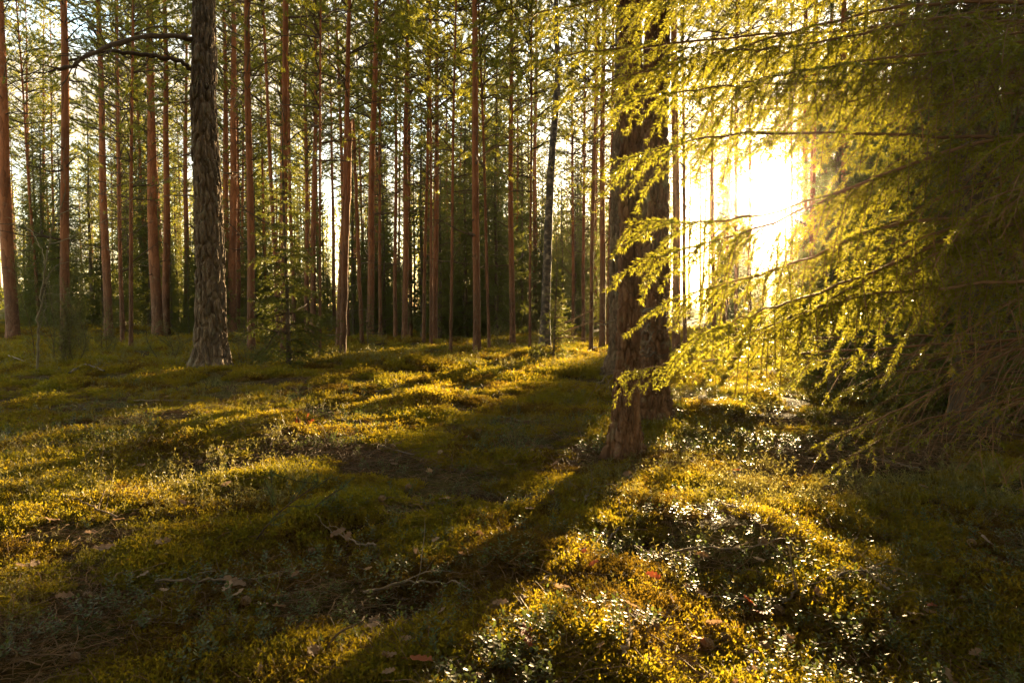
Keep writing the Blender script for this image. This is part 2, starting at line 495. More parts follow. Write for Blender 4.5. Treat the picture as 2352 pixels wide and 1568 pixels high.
M_GROUND = ground_mat()
M_BARK = bark_mat('pine_bark', (.13, .066, .036), (.32, .110, .038), lichen=.2, grad=(1.0, 6.0))
M_BARK_NEAR = bark_mat('thick_pine_bark', (.165, .088, .046), (.25, .105, .045), plate=18, bump=1.0, lichen=.40, grad=(3, 10), dist=.02)
M_BARK_GREY = bark_mat('grey_furrowed_bark', (.155, .110, .072), (.20, .115, .06), plate=18, bump=1.0, lichen=.40, grad=(5, 14), dist=.02)
M_BARK_DARK = bark_mat('spruce_bark', (.11, .08, .055), (.12, .085, .055), plate=14, bump=.5, lichen=.35)
M_DEADWOOD = plain_mat('dead_wood', (.10, .07, .045), (.24, .18, .12), scale=14, rough=.9)
M_TWIG = plain_mat('twig_bark', (.07, .045, .025), (.14, .09, .05), scale=20, rough=.85)
M_BOUGH = plain_mat('spruce_twig_bark', (.13, .065, .030), (.26, .14, .065), scale=20, rough=.7)
M_PINE = leaf_mat('pine_needles', (.050, .080, .016), (.12, .135, .022), (.60, .56, .04), trans=.55, rough=.5, noise_scale=.35)
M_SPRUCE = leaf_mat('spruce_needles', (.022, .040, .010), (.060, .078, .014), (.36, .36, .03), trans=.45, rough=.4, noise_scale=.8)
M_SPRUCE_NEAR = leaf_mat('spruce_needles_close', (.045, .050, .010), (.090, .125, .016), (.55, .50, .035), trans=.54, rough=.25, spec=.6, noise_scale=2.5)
M_JUNIPER = leaf_mat('juniper_needles', (.050, .060, .018), (.115, .110, .030), (.38, .34, .05), trans=.4, rough=.5)
M_MOSS = leaf_mat('moss', (.085, .043, .009), (.140, .112, .010), (.65, .49, .02), trans=.48, rough=.6, spec=.2, noise_scale=1.1)
M_MOSS_GREEN = leaf_mat('moss_green', (.070, .056, .010), (.120, .112, .011), (.56, .47, .02), trans=.46, rough=.6, spec=.2, noise_scale=2.0)
M_MOSS_BROWN = leaf_mat('moss_brown', (.062, .032, .009), (.115, .068, .013), (.42, .27, .02), trans=.36, rough=.7, spec=.15, noise_scale=2.0)
M_BERRY = leaf_mat('lingonberry_leaf', (.050, .062, .016), (.095, .105, .026), (.26, .32, .04), trans=.34, rough=.45, spec=.28, noise_scale=2.0)
M_STALK = leaf_mat('bilberry_stalk', (.10, .10, .025), (.19, .17, .05), (.50, .42, .08), trans=.4, rough=.5)
M_LITTER = plain_mat('needle_litter', (.10, .055, .022), (.24, .14, .06), scale=30, rough=.7, trans=.15)
M_LEAF_TAN = plain_mat('dry_leaf_tan', (.22, .12, .055), (.42, .27, .15), scale=30, rough=.6, trans=.35)
M_LEAF_RED = plain_mat('dry_leaf_red', (.25, .05, .02), (.42, .12, .035), scale=30, rough=.55, trans=.4)
M_BIRCH_LEAF = leaf_mat('young_leaf', (.10, .12, .015), (.17, .17, .02), (.60, .55, .05), trans=.55, rough=.45)


def birch_bark():
    m, nt, N, L, out = new_mat('birch_bark')
    tc = N.new('ShaderNodeTexCoord'); mp = N.new('ShaderNodeMapping'); mp.inputs['Scale'].default_value = (7, 7, 10)
    L.new(tc.outputs['Object'], mp.inputs['Vector'])
    nz = N.new('ShaderNodeTexNoise'); nz.inputs['Scale'].default_value = 1.2; nz.inputs['Detail'].default_value = 5; L.new(mp.outputs[0], nz.inputs['Vector'])
    cr = ramp(N, [(.42, (.040, .028, .017)), (.56, (.10, .070, .042)), (.70, (.27, .21, .14))]); L.new(nz.outputs['Fac'], cr.inputs[0])
    pb = N.new('ShaderNodeBsdfPrincipled'); pb.inputs['Roughness'].default_value = .7
    L.new(cr.outputs[0], pb.inputs['Base Color']); L.new(pb.outputs[0], out.inputs[0])
    return m


M_BIRCH = birch_bark()

# ------------------------------------------------------------------ ground sheet
near_bases = []


def build_ground():
    n = 380
    s = np.linspace(-1, 1, n)
    b = 6.4; a = 420 / math.sinh(b)
    g = np.sign(s) * a * np.sinh(b * np.abs(s))
    X, Y = np.meshgrid(g + 0.6, g + 4.0)
    Z = hgt(X, Y)
    V = np.stack([X, Y, Z], -1).reshape(-1, 3)
    i = np.arange(n - 1)[:, None] * n; j = np.arange(n - 1)[None]
    Q = np.stack([i + j, i + j + 1, i + n + j + 1, i + n + j], -1).reshape(-1, 4)
    G = Geo(); G.add(V, Q)
    o = obj('ground', G.mesh('ground', M_GROUND))
    tag(o, 'mossy forest floor with low hummocks under the trees', 'ground', kind='structure')


# ------------------------------------------------------------------ trees: shared variants
def trunk_geo(H, r0, rg, sides=14, n=46, wob=.035, stubs=0, stub_h=(2.5, 9), top=.18, flare=.22):
    z = np.concatenate([np.linspace(-.25, .6, 7), np.linspace(.6, H, n)[1:]])
    ph = rg.uniform(0, 6.28, 4)
    x = wob * (np.sin(z * .35 + ph[0]) + .5 * np.sin(z * .8 + ph[1]) - math.sin(ph[0]) - .5 * math.sin(ph[1]))
    y = wob * (np.sin(z * .3 + ph[2]) + .5 * np.sin(z * .9 + ph[3]) - math.sin(ph[2]) - .5 * math.sin(ph[3]))
    fade = np.clip(z / 2, 0, 1)
    P = np.stack([x * fade, y * fade, z], 1)
    t = np.clip(z / H, 0, 1)
    R = r0 * ((1 - t) ** .75 * (1 - top) + top * (1 - t) + .02) * (1 + flare * np.exp(-np.clip(z, 0, None) / .22))
    V, Q = tube(P, R, sides)
    # slightly irregular, knotty outline
    V += (rg.normal(size=V.shape) * .02 * np.repeat(R, sides)[:, None])
    G = Geo(); G.add(V, Q)
    S0, S1, ra, rb = [], [], [], []
    for k in range(stubs):
        h = rg.uniform(*stub_h); i = int(np.searchsorted(z, h)); i = min(i, len(z) - 2)
        a = rg.uniform(0, 6.28); L = rg.choice([.12, .25, .5, .9, 1.4], p=[.30, .22, .2, .16, .12]) * rg.uniform(.7, 1.3)
        d = np.array([math.cos(a), math.sin(a), rg.uniform(-.25, .45)]); p = P[i].copy()
        m = 5; q = [p + d * R[i] * .5]
        for e in range(m):
            d = nrm(d + rg.normal(size=3) * .16); q.append(q[-1] + d * L / m)
        q = np.array(q); S0.append(q[:-1]); S1.append(q[1:])
        rr = np.linspace(.016, .004, m + 1) * (1 + L * .4); ra.append(rr[:-1]); rb.append(rr[1:])
    if stubs:
        v, f = prisms(np.concatenate(S0), np.concatenate(S1), np.concatenate(ra), np.concatenate(rb)); G.add(v, f, 1)
    return G, P, R, z


def pine_variant(seed, H=20.0, hc=9.0, r0=.14, spread=2.1, per=1.0):
    rg = np.random.default_rng(seed)
    G, P, R, z = trunk_geo(H, r0, rg, stubs=42, stub_h=(2.0, hc + 1))
    trunk = G.mesh('pine_trunk', [M_BARK, M_TWIG])
    C = Geo()
    h = hc - 2.2
    while h < H - .2:
        t = (h - hc) / (H - hc)
        nb = rg.integers(3, 6) if t > 0 else rg.integers(1, 3)
        for k in range(nb):
            a = rg.uniform(0, 6.28)
            L = spread * (np.clip(1.05 - max(t, 0), .12, 1) ** .7) * (.55 + .45 * min(1, (t + .25) / .35)) * rg.uniform(.6, 1.2)
            if L < .25: L = .25
            i = min(int(np.searchsorted(z, h)), len(z) - 1); p = P[i]
            rise = rg.uniform(.1, .55) + .5 * max(t, 0) ** 2
            d = np.array([math.cos(a), math.sin(a), 0])
            sd_ = np.array([-d[1], d[0], 0]) * rg.normal() * .18
            ctl = [p, p + d * L * .35 + np.array([0, 0, L * rise * .6]) + sd_ * L * .5, p + d * L * .7 + np.array([0, 0, L * rise * .8]) + sd_ * L,
                   p + d * L + np.array([0, 0, L * (rise + .12)])]
            bp, S0, S1, lev, tt, uu = bough(ctl, rg, n_pts=9, sec_space=.17, sec_len=.75, sec_droop=.0, ter_space=.20, ter_len=.26, t0=.25, ang=.8, upward=.25, side_lift=.12)
            br = np.linspace(.009 + .008 * L, .004, len(bp))
            V, Q = tube(bp, br, 4); C.add(V, Q, 0)
            w = lev == 1
            V, Q = prisms(S0[w], S1[w], .0045, .0035); C.add(V, Q, 0)
            dead = t < -.02
            keep = (tt > .3) & ((uu > .62) | ((lev == 2) & (uu > .45)))
            if dead: keep &= rg.uniform(size=len(keep)) < .25
            V, Q = needle_on(S0[keep], S1[keep], 155 * per, .10, .018, rg, fwd=.75, updir=.25); C.add(V, Q, 1)
        h += rg.uniform(.28, .5)
    crown = C.mesh('pine_crown', [M_TWIG, M_PINE], smooth=False)
    return trunk, crown


def spruce_variant(seed, H=12.0, h0=.6, R0=1.7, r0=.11, whorl=.26, nb=6, needle=(.090, .022), per_m=75, sec=(.13, .42), ter=(.16, .13), hang=.9, lift=.1,
                   bare=.0):
    rg = np.random.default_rng(seed)
    G, P, R, z = trunk_geo(H, r0, rg, sides=10, n=30, wob=.03, stubs=6, stub_h=(.3, H * .5), top=.05)
    trunk = G.mesh('spruce_trunk', [M_BARK_DARK, M_TWIG])
    C = Geo(); h = h0
    while h < H - .05:
        t = h / H
        for k in range(nb if t < .85 else 4):
            if rg.uniform() < bare: continue
            a = rg.uniform(0, 6.28); L = max(.10, R0 * (1 - t) ** .85 * rg.uniform(.6, 1.15))
            p = np.array([np.interp(h, z, P[:, 0]), np.interp(h, z, P[:, 1]), h])
            d = np.array([math.cos(a), math.sin(a), 0])
            dr = (1 - t) * .55 - .25 + rg.normal() * .08
            ctl = [p, p + d * L * .35 + np.array([0, 0, L * (lift - dr * .25)]), p + d * L * .72 - np.array([0, 0, L * dr * .75]), p + d * L - np.array([0, 0, L * (dr * .85 - .08)])]
            bp, S0, S1, lev, tt, uu = bough(ctl, rg, n_pts=8, sec_space=sec[0], sec_len=min(sec[1], L * .55), sec_droop=hang, ter_space=ter[0], ter_len=ter[1], t0=.12, ang=.85)
            V, Q = prisms(bp[:-1], bp[1:], np.linspace(.004 + .008 * L, .003, len(bp) - 1), np.linspace(.004 + .007 * L, .002, len(bp) - 1)); C.add(V, Q, 0)
            V, Q = needle_on(S0, S1, per_m, needle[0], needle[1], rg, fwd=.7, updir=.0); C.add(V, Q, 1)
        h += whorl * rg.uniform(.7, 1.3)
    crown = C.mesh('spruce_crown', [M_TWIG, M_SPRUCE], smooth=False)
    return trunk, crown


def place_tree(name, variant, label, cat, x, y, scale=1.0, rscale=1.0, lean=(0, 0), rz=0.0, group=None, sink=.0):
    t = thing(name, label, cat, (x, y, hz(x, y) - sink), group)
    t.rotation_euler = (lean[1], lean[0], 0)
    a = obj('trunk', variant[0], t); a.scale = (scale * rscale, scale * rscale, scale); a.rotation_euler = (0, 0, rz)
    c = obj('crown', variant[1], t); c.scale = (scale, scale, scale); c.rotation_euler = (0, 0, rz)
    return t

build_ground()

# ------------------------------------------------------------------ thick furrowed bark (real relief)
def bark_trunk(path, radii, rg, around=130, along=520, cell=(11, .11), depth=.022):
    """path: control points bottom to top; plates come from a cell pattern wrapped round the trunk"""
    P = spline(path, along)
    seg = np.concatenate([[0], np.cumsum(np.linalg.norm(np.diff(P, axis=0), axis=1))])
    R = np.interp(seg / seg[-1], np.linspace(0, 1, len(radii)), radii)
    T = nrm(np.gradient(P, axis=0)); A = nrm(np.cross(T, np.array([0, 1.0, 0]))); B = np.cross(T, A)
    th = np.linspace(0, 2 * np.pi, around, endpoint=False)
    TH, ZZ = np.meshgrid(th, seg)
    nu = cell[0]
    wu = (fbm(TH * nu / 6.28 * .9 + 3 * np.cos(TH), ZZ / cell[1] * .5, 21) - .5) * 1.1
    u = TH / (2 * np.pi) * nu + wu
    v = ZZ / cell[1] + (fbm(np.cos(TH) * 2 + 9, ZZ / cell[1] * .8 + np.sin(TH), 33) - .5) * 1.0
    iu = np.floor(u); iv = np.floor(v)
    d1 = np.full(u.shape, 9.0); d2 = d1.copy(); cid = np.zeros(u.shape)
    for du in (-1, 0, 1):
        for dv in (-1, 0, 1):
            cu = iu + du; cv = iv + dv; cm = np.mod(cu, nu)
            px_ = cu + .1 + .8 * _hash(cm, cv, 51); py_ = cv + .1 + .8 * _hash(cm, cv, 52)
            d = np.sqrt((u - px_) ** 2 + (v - py_) ** 2)
            near = d < d1
            d2 = np.where(near, d1, np.minimum(d2, d)); cid = np.where(near, _hash(cm, cv, 53), cid); d1 = np.where(near, d, d1)
    edge = np.clip((d2 - d1) / .38, 0, 1)
    edge = edge * edge * (3 - 2 * edge)
    fine = fbm(TH * nu * 1.2 + 2 * np.cos(TH), ZZ * 28, 71, 3) - .5
    zrel = ZZ - .15
    lobes = .5 + .5 * np.cos(5 * TH + 1.3 * np.sin(2 * TH) + R[0] * 40)
    rootf = R[0] * .65 * np.exp(-np.clip(zrel, 0, None) / .20) * lobes ** 1.5
    disp = rootf + depth * (edge * (.65 + .6 * cid) - .9) + depth * .55 * fine
    rad = R[:, None] + disp
    V = P[:, None] + rad[..., None] * (np.cos(TH)[..., None] * A[:, None] + np.sin(TH)[..., None] * B[:, None])
    i = np.arange(along - 1)[:, None] * around; j = np.arange(around)[None]; jn = (j + 1) % around
    Q = np.stack([i + j, i + jn, i + around + jn, i + around + j], -1).reshape(-1, 4)
    return V.reshape(-1, 3), Q, P, R


def near_pine(base_px, top_px, r_base, r_top, label, seed, H=9.5, cell=(11, .11), depth=.02, knots=(), crown_v=None, group=None, mat=None):
    """thick pine close to the camera. base_px on the ground; top_px a pixel the axis passes at the picture's top"""
    rg = np.random.default_rng(seed)
    b = ground(*base_px); d = b[1]
    tp = at(top_px[0], top_px[1], d)
    ax = (tp - b) / (tp[2] - b[2])
    z0 = hz(b[0], b[1])
    t = thing('pine_tree', label, 'tree', (b[0], b[1], z0), group)
    zs = np.array([-.15, .0, .12, .35, .8, 1.6, 3.0, 4.5, 6.5, H])
    C = np.array([ax * z for z in zs]); C[:, 0] += .02 * np.sin(zs * 1.3 + seed); C[:, 1] += .02 * np.cos(zs * 1.1 + seed)
    fl = 1 + .38 * np.exp(-np.clip(zs, 0, None) / .25)
    rad = (r_base + (r_top - r_base) * np.clip(zs / 5.0, 0, 1.6)) * fl
    zz = np.linspace(zs[0], zs[-1], 40); rad = np.interp(zz, zs, np.maximum(rad, .05))
    V, Q, P, R = bark_trunk(C, rad, rg, cell=cell, depth=depth)
    G = Geo(); G.add(V, Q)
    # knots and swellings
    obj('trunk', G.mesh('thick_trunk', mat or M_BARK_NEAR), t)
    if crown_v:
        c = obj('crown', crown_v, t); c.location = ax * (H - 9.3); c.rotation_euler = (0, 0, rg.uniform(0, 6))
    return t, b, ax, z0


def limb(parent, origin, pts_world, r0, r1, name='limb', mat=None, seed=1, twigs=0, sides=8, n=30, twig_len=.4, wob=.012):
    rg = np.random.default_rng(seed)
    C = np.asarray(pts_world) - np.asarray(origin)
    P = spline(C, n); P[1:-1] += rg.normal(size=(n - 2, 3)) * wob
    G = Geo(); V, Q = tube(P, np.linspace(r0, r1, n) * (1 + .12 * rg.normal(size=n)), sides); G.add(V, Q)
    S0, S1, ra, rb = [], [], [], []
    for k in range(twigs):
        i = rg.integers(int(n * .2), n - 1); d = nrm(nrm(P[min(i + 1, n - 1)] - P[i - 1]) + rg.normal(size=3) * .8)
        L = twig_len * rg.uniform(.3, 1.2); q = [P[i]]
        for e in range(5):
            d = nrm(d + rg.normal(size=3) * .28); q.append(q[-1] + d * L / 5)
            if e in (1, 2, 3) and rg.uniform() < .7:
                d2 = nrm(d + rg.normal(size=3) * .7); S0.append(q[-1][None]); S1.append((q[-1] + d2 * L * .35)[None]); ra.append([r1 * .4]); rb.append([r1 * .2])
        q = np.array(q); S0.append(q[:-1]); S1.append(q[1:]); rr = np.linspace(max(r1 * .7, .003), .0015, 6); ra.append(rr[:-1]); rb.append(rr[1:])
    if twigs:
        v, f = prisms(np.concatenate(S0), np.concatenate(S1), np.concatenate(ra), np.concatenate(rb)); G.add(v, f)
    return obj(name, G.mesh(name, mat or M_DEADWOOD), parent)


PINES = [pine_variant(101, 20, 9.0, .14, 2.1), pine_variant(102, 19, 8.0, .13, 1.9), pine_variant(103, 21, 10.0, .15, 2.3),
         pine_variant(104, 18, 7.0, .12, 1.8), pine_variant(105, 20, 9.5, .14, 2.5), pine_variant(106, 16, 6.0, .10, 1.6)]
SPRUCES = [spruce_variant(201, 13, .5, 1.8), spruce_variant(202, 11, .4, 1.6), spruce_variant(203, 15, .9, 2.0)]

# big furrowed pine on the open side
t, b, ax, z0 = near_pine((487, 857), (465, 0), .262, .205, 'thick furrowed grey pine with two long bare arching limbs', 11, H=13, cell=(15, .34), depth=.042, crown_v=PINES[0][1], mat=M_BARK_GREY)
d = b[1]; og = (b[0], b[1], z0)
limb(t, og, [at(448, 95, d), at(400, 82, d - .3), at(300, 92, d - .8), at(215, 122, d - 1.2), at(165, 150, d - 1.4), at(112, 166, d - 1.6)], .050, .020, seed=3, twigs=12, mat=M_TWIG, twig_len=.7)
limb(t, og, [at(452, 168, d), at(405, 138, d - .3), at(330, 126, d - .5), at(255, 118, d - .7), at(208, 120, d - .8)], .048, .018, seed=4, twigs=9, mat=M_TWIG, twig_len=.6)
for k, (x0, y0, x1, y1) in enumerate([(520, 236, 548, 229), (455, 232, 385, 250), (515, 398, 560, 403), (455, 358, 405, 362), (470, 455, 372, 452), (455, 532, 420, 515), (462, 60, 455, 40),
                                      (520, 30, 545, 8)]):
    limb(t, og, [at(x0, y0, d), at((x0 + x1) / 2, (y0 + y1) / 2 - 5, d - .1), at(x1, y1, d - .15)], .018, .006, name='dead_branch', seed=30 + k, twigs=3, sides=6, n=10, twig_len=.3)
limb(t, og, [at(468, 395, d - .22), at(458, 430, d - .3), at(470, 470, d - .3), at(445, 520, d - .35), at(452, 600, d - .3)], .012, .005, name='dead_branch', seed=48, twigs=3, sides=6, n=16, twig_len=.2)

# the three pines by the spruce boughs
tN, bN, axN, zN = near_pine((1437, 1036), (1452, 0), .100, .088, 'slim pine with flaking brown bark before a stouter one', 12, H=10, cell=(11, .15), depth=.024, crown_v=PINES[1][1])
t2, b2, ax2, z2 = near_pine((1496, 968), (1513, 0), .150, .122, 'stout reddish pine with lichen at its foot and dead twigs', 13, H=10, cell=(13, .16), depth=.030, crown_v=PINES[2][1])
t3, b3, ax3, z3 = near_pine((1420, 862), (1432, 0), .18, .14, 'grey furrowed pine behind the slim flaking pine', 14, H=12, cell=(14, .26), depth=.03, crown_v=PINES[3][1], mat=M_BARK_GREY)
d2 = b2[1]; og2 = (b2[0], b2[1], z2)
limb(t2, og2, [at(1500, 712, d2 - .12), at(1460, 722, d2 - .5), at(1420, 738, d2 - .6), at(1372, 741, d2 - .7)], .016, .006, name='dead_branch', seed=60, twigs=4, n=16)
for k, (a0, a1, c0, c1) in enumerate([(1500, 640, 1460, 700), (1510, 700, 1455, 790), (1510, 760, 1430, 850), (1520, 690, 1535, 760), (1510, 810, 1400, 870), (1500, 740, 1440, 830), (1505, 800, 1370, 880)]):
    limb(t2, og2, [at(a0, a1, d2 - .1), at((a0 + c0) / 2, (a1 + c1) / 2 - 10, d2 - .5), at(c0, c1, d2 - .9)], .010, .004, name='dead_branch', seed=70 + k, twigs=14, n=14, twig_len=.3, sides=5, wob=.02)
d3 = b3[1]
og3 = (b3[0], b3[1], z3)
for k, (a0, a1, c0, c1) in enumerate([(1428, 240, 1385, 236), (1428, 270, 1400, 262), (1430, 130, 1402, 110)]):
    limb(t3, og3, [at(a0, a1, d3), at((a0 + c0) / 2, min(a1, c1) - 6, d3 - .2), at(c0, c1, d3 - .3)], .03, .012, name='dead_branch', seed=90 + k, twigs=2, n=12)

# ------------------------------------------------------------------ pines traced from the photograph
# (x base, y base, x at top, width px, variant, label)
ROW = [
    (30, 782, 4, 29, 2, 'thick dark reddish pine standing apart past the bare sapling'),
    (150, 812, 145, 22, 0, 'dark pine rising out of the juniper thicket'),
    (250, 776, 224, 20, 4, 'orange pine leaning slightly beside the juniper'),
    (281, 786, 263, 10, 5, None), (301, 800, 300, 10, 5, None),
    (362, 770, 345, 26, 2, 'stout orange pine standing close by a slimmer twin'),
    (382, 768, 373, 18, 0, 'slimmer twin pine beside the stout orange pine'),
    (428, 756, 429, 14, 1, None),
    (519, 762, 516, 17, 4, None), (534, 766, 531, 21, 2, None), (546, 760, 546, 12, 5, None),
    (577, 812, 574, 19, 1, 'smooth bright orange pine with sunlit edge behind the young spruce'),
    (652, 832, 653, 18, 0, 'straight pine standing against the young spruce'),
    (704, 765, 704, 12, 5, None), (719, 768, 721, 14, 1, None), (735, 836, 737, 7, 5, None),
    (778, 800, 798, 16, 3, None), (850, 786, 859, 18, 4, None), (874, 778, 872, 9, 5, None),
    (908, 779, 912, 10, 5, None), (929, 785, 938, 15, 1, None), (943, 770, 943, 10, 3, None),
    (973, 792, 990, 9, 5, None), (990, 796, 988, 8, 5, None), (1035, 808, 1046, 8, 5, None),
    (1096, 818, 1091, 19, 0, 'tall orange pine alone at the edge of the clearing'),
    (1124, 807, 1101, 8, 5, 'thin leaning pine next to the tall orange pine'),
    (1177, 788, 1178, 15, 3, 'dark branchy pine with crooked side limbs before the spruces'),
    (1217, 809, 1223, 7, 5, None),
    (1357, 812, 1372, 10, 5, None), (1383, 800, 1390, 15, 0, None), (1397, 800, 1412, 9, 5, None),
    (1340, 785, 1345, 9, 5, None), (1316, 780, 1312, 8, 5, None),
    (1553, 815, 1548, 20, 2, None), (1573, 806, 1570, 10, 5, None), (1862, 836, 1872, 14, 0, None), (1690, 800, 1692, 10, 1, None),
    (1722, 790, 1724, 9, 5, None), (1640, 792, 1642, 11, 3, None), (1850, 800, 1856, 14, 0, None), (1935, 815, 1942, 18, 4, None),
    (2065, 850, 2072, 22, 2, 'dark pine trunk among the spruces'),
    (70, 760, 62, 10, 5, None), (100, 752, 96, 9, 1, None), (123, 755, 120, 8, 5, None),
]
MARKS = [(40, 'the bare sapling'), (150, 'the juniper thicket'), (250, 'the orange leaning pine'), (370, 'the orange twin pines'), (487, 'the thick furrowed pine'), (655, 'the young spruce'),
         (795, 'the snapped dead poles'), (930, 'the dark middle pines'), (1096, 'the tall orange pine'), (1177, 'the dark branchy pine'), (1255, 'the birch'), (1375, 'the pale gap past the birch'), (1470, 'the three bark-plated pines'),
         (1640, 'the hanging spruce boughs'), (1790, 'the sun breaking through'), (1930, 'the shaggy dark spruce'), (2230, 'the thick-trunked spruce')]


def behind(x, y):
    px = CX + F * x / y
    return min(MARKS, key=lambda m: abs(m[0] - px))[1]


placed = []
for k, (xb, yb, xt, w, v, lab) in enumerate(ROW):
    b = ground(xb, yb); d = b[1]
    tp = at(xt, 0, d)
    lean = math.atan2(tp[0] - b[0], tp[2])
    r = w * d / F / 2 * .88
    base_r = [.14, .13, .15, .12, .14, .10][v]
    place_tree('pine_tree', PINES[v], lab or '%s pine edging the clearing near %s' % ('thin' if w < 9 else 'slender' if w < 13 else 'medium' if w < 17 else 'stout', behind(b[0], b[1])), 'tree', b[0], b[1], 1.0 + .0 * k, r / base_r / .95,
               (lean, random.uniform(-.01, .01)), random.uniform(0, 6.28), 'pines edging the clearing')
    placed.append((b[0], b[1], r))

# ------------------------------------------------------------------ the deeper stand, planted at random with gaps
S2 = np.array([math.sin(SUN_AZ), math.cos(SUN_AZ)]); N2 = np.array([S2[1], -S2[0]])
LIT = [(-8.95, -8.3), (-6.05, -5.35), (-4.3, -3.4), (-1.05, .35)]      # lanes the low sun shines along, across the sun's bearing


def blocks(x, y, r):
    u = x * N2[0] + y * N2[1]
    return any(a - r < u < c + r for a, c in LIT)


pts = []
tries = 0
while len(pts) < 142 and tries < 20000:
    tries += 1
    y = 23 + 50 * random.random() ** .8; az = random.uniform(-.70, .70); x = y * math.tan(az)
    if any((x - a) ** 2 + (y - c) ** 2 < 1.9 ** 2 for a, c, *_ in pts) or any((x - a) ** 2 + (y - c) ** 2 < 1.3 ** 2 for a, c, _ in placed):
        continue
    s = x * S2[0] + y * S2[1]
    if math.degrees(az) > 13 and y > 64: continue
    if blocks(x, y, .14) and y < 45: continue
    pts.append((x, y))
for x, y in pts:
    v = 2 if blocks(x, y, 1.5) else random.randrange(6)
    rs_ = random.uniform(.45, .85); ln_ = random.gauss(0, .018)
    lab = '%s %s pine %s behind %s' % ('thin' if rs_ < .62 else 'sturdy', 'leaning' if abs(ln_) > .022 else 'upright', 'far back' if y > 48 else 'midway back', behind(x, y))
    place_tree('pine_tree', PINES[v], lab, 'tree', x, y, random.uniform(.85, 1.12), rs_, (ln_, random.gauss(0, .018)), random.uniform(0, 6.28), 'pines deep in the stand')

# spruces of the understorey: (x px, y base px, height scale, variant, label)
SPR = [(215, 752, .95, 0), (165, 745, .8, 2), (300, 748, .9, 1), (410, 745, .75, 2), (330, 758, .82, 2), (285, 752, .85, 0), (95, 745, .6, 1),
       (970, 770, .72, 2), (1010, 775, .62, 1), (1070, 770, .80, 0), (1140, 772, .75, 2), (1045, 762, .9, 1), (1200, 765, .6, 0), (560, 748, .7, 1), (680, 750, .55, 0),
       (1290, 770, .45, 1), (1320, 765, .6, 0), (745, 748, .6, 2), (860, 750, .45, 1),
       (1860, 800, .55, 1), (1950, 806, .6, 0), (2040, 815, .75, 2), (2120, 830, .8, 0), (2300, 850, .9, 1), (2210, 800, .8, 2), (1905, 880, .30, 1), (2340, 800, .9, 0)]
rs = np.random.default_rng(321)
for k in range(88):
    px = rs.uniform(-80, 1330); py = rs.uniform(736, 770)
    if 560 < px < 720 and py > 758: continue
    SPR.append((px, py, rs.uniform(.28, .72), int(rs.integers(0, 3))))
for k, (px, py, s, v) in enumerate(SPR):
    b = ground(px, py)
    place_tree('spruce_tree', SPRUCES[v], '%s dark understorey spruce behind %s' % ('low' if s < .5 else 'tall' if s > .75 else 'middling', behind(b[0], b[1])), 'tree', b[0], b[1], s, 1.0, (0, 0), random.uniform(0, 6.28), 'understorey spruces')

# far wood
def far_wood():
    rg = np.random.default_rng(77)
    G = Geo()
    n = 0
    while n < 190:
        y = rg.uniform(74, 118); az = rg.uniform(-.72, .72); x = y * math.tan(az)
        if az > .14 and any(a_ - 2.2 < x * N2[0] + y * N2[1] < c_ + 2.2 for a_, c_ in LIT): continue
        n += 1
        H = rg.uniform(15, 22); z0 = hz(x, y)
        V, Q = tube([[x, y, z0 - .3], [x + rg.normal() * .2, y, z0 + H * .5], [x + rg.normal() * .3, y, z0 + H]], [.14, .10, .03], 5); G.add(V, Q, 0)
        m = 330
        t = rg.uniform(.35, 1, m); rr = 2.2 * np.sqrt(rg.uniform(0, 1, m)) * np.clip(1.15 - t, .1, .75)
        a = rg.uniform(0, 6.28, m)
        O = np.stack([x + rr * np.cos(a), y + rr * np.sin(a), z0 + t * H], 1)
        V, Q = blades(O, nrm(rg.normal(size=(m, 3)) + [0, 0, .3]), rg.uniform(.3, .6, m), .16, rg, True); G.add(V, Q, 1)
        if az < .15 and n % 3 != 0:
            m = 260; h_ = rg.uniform(3, 8); t = rg.uniform(0, 1, m); rr = 1.9 * np.sqrt(rg.uniform(0, 1, m)) * (1.05 - t); a = rg.uniform(0, 6.28, m); ox, oy = rg.normal(size=2) * 1.5
            O = np.stack([x + ox + rr * np.cos(a), y + oy + rr * np.sin(a), z0 + t * h_], 1)
            V, Q = blades(O, nrm(rg.normal(size=(m, 3)) + [0, 0, -.5]), rg.uniform(.4, .8, m), .25, rg, True); G.add(V, Q, 2)
    o = obj('far_forest', G.mesh('far_forest', [M_BARK, M_PINE, M_SPRUCE], smooth=False))
    tag(o, 'far wood of thin pines fading behind the stand', 'forest', kind='stuff')


far_wood()

# low spruces standing toward the sun; their long shadows fall over the clearing
for u_ in list(np.arange(-24, 14, .75)) + [-2.5, -2.1, -1.8, -2.3, -4.85, -2.8, -6.7, -7.1, -7.5, -6.9, -9.7, -10.2]:
    u_ += random.uniform(-.15, .15)
    if any(a_ - .6 < u_ < c_ + .6 for a_, c_ in LIT): continue
    s_ = random.uniform(34, 50)
    x_ = s_ * S2[0] + u_ * N2[0]; y_ = s_ * S2[1] + u_ * N2[1]
    place_tree('spruce_tree', SPRUCES[random.randrange(3)], 'bushy backlit spruce toward the sun behind %s' % behind(x_, y_), 'tree', x_, y_, random.uniform(.78, 1.02) if u_ < 1 else .6, 1.0, (0, 0), random.uniform(0, 6.28), 'understorey spruces')


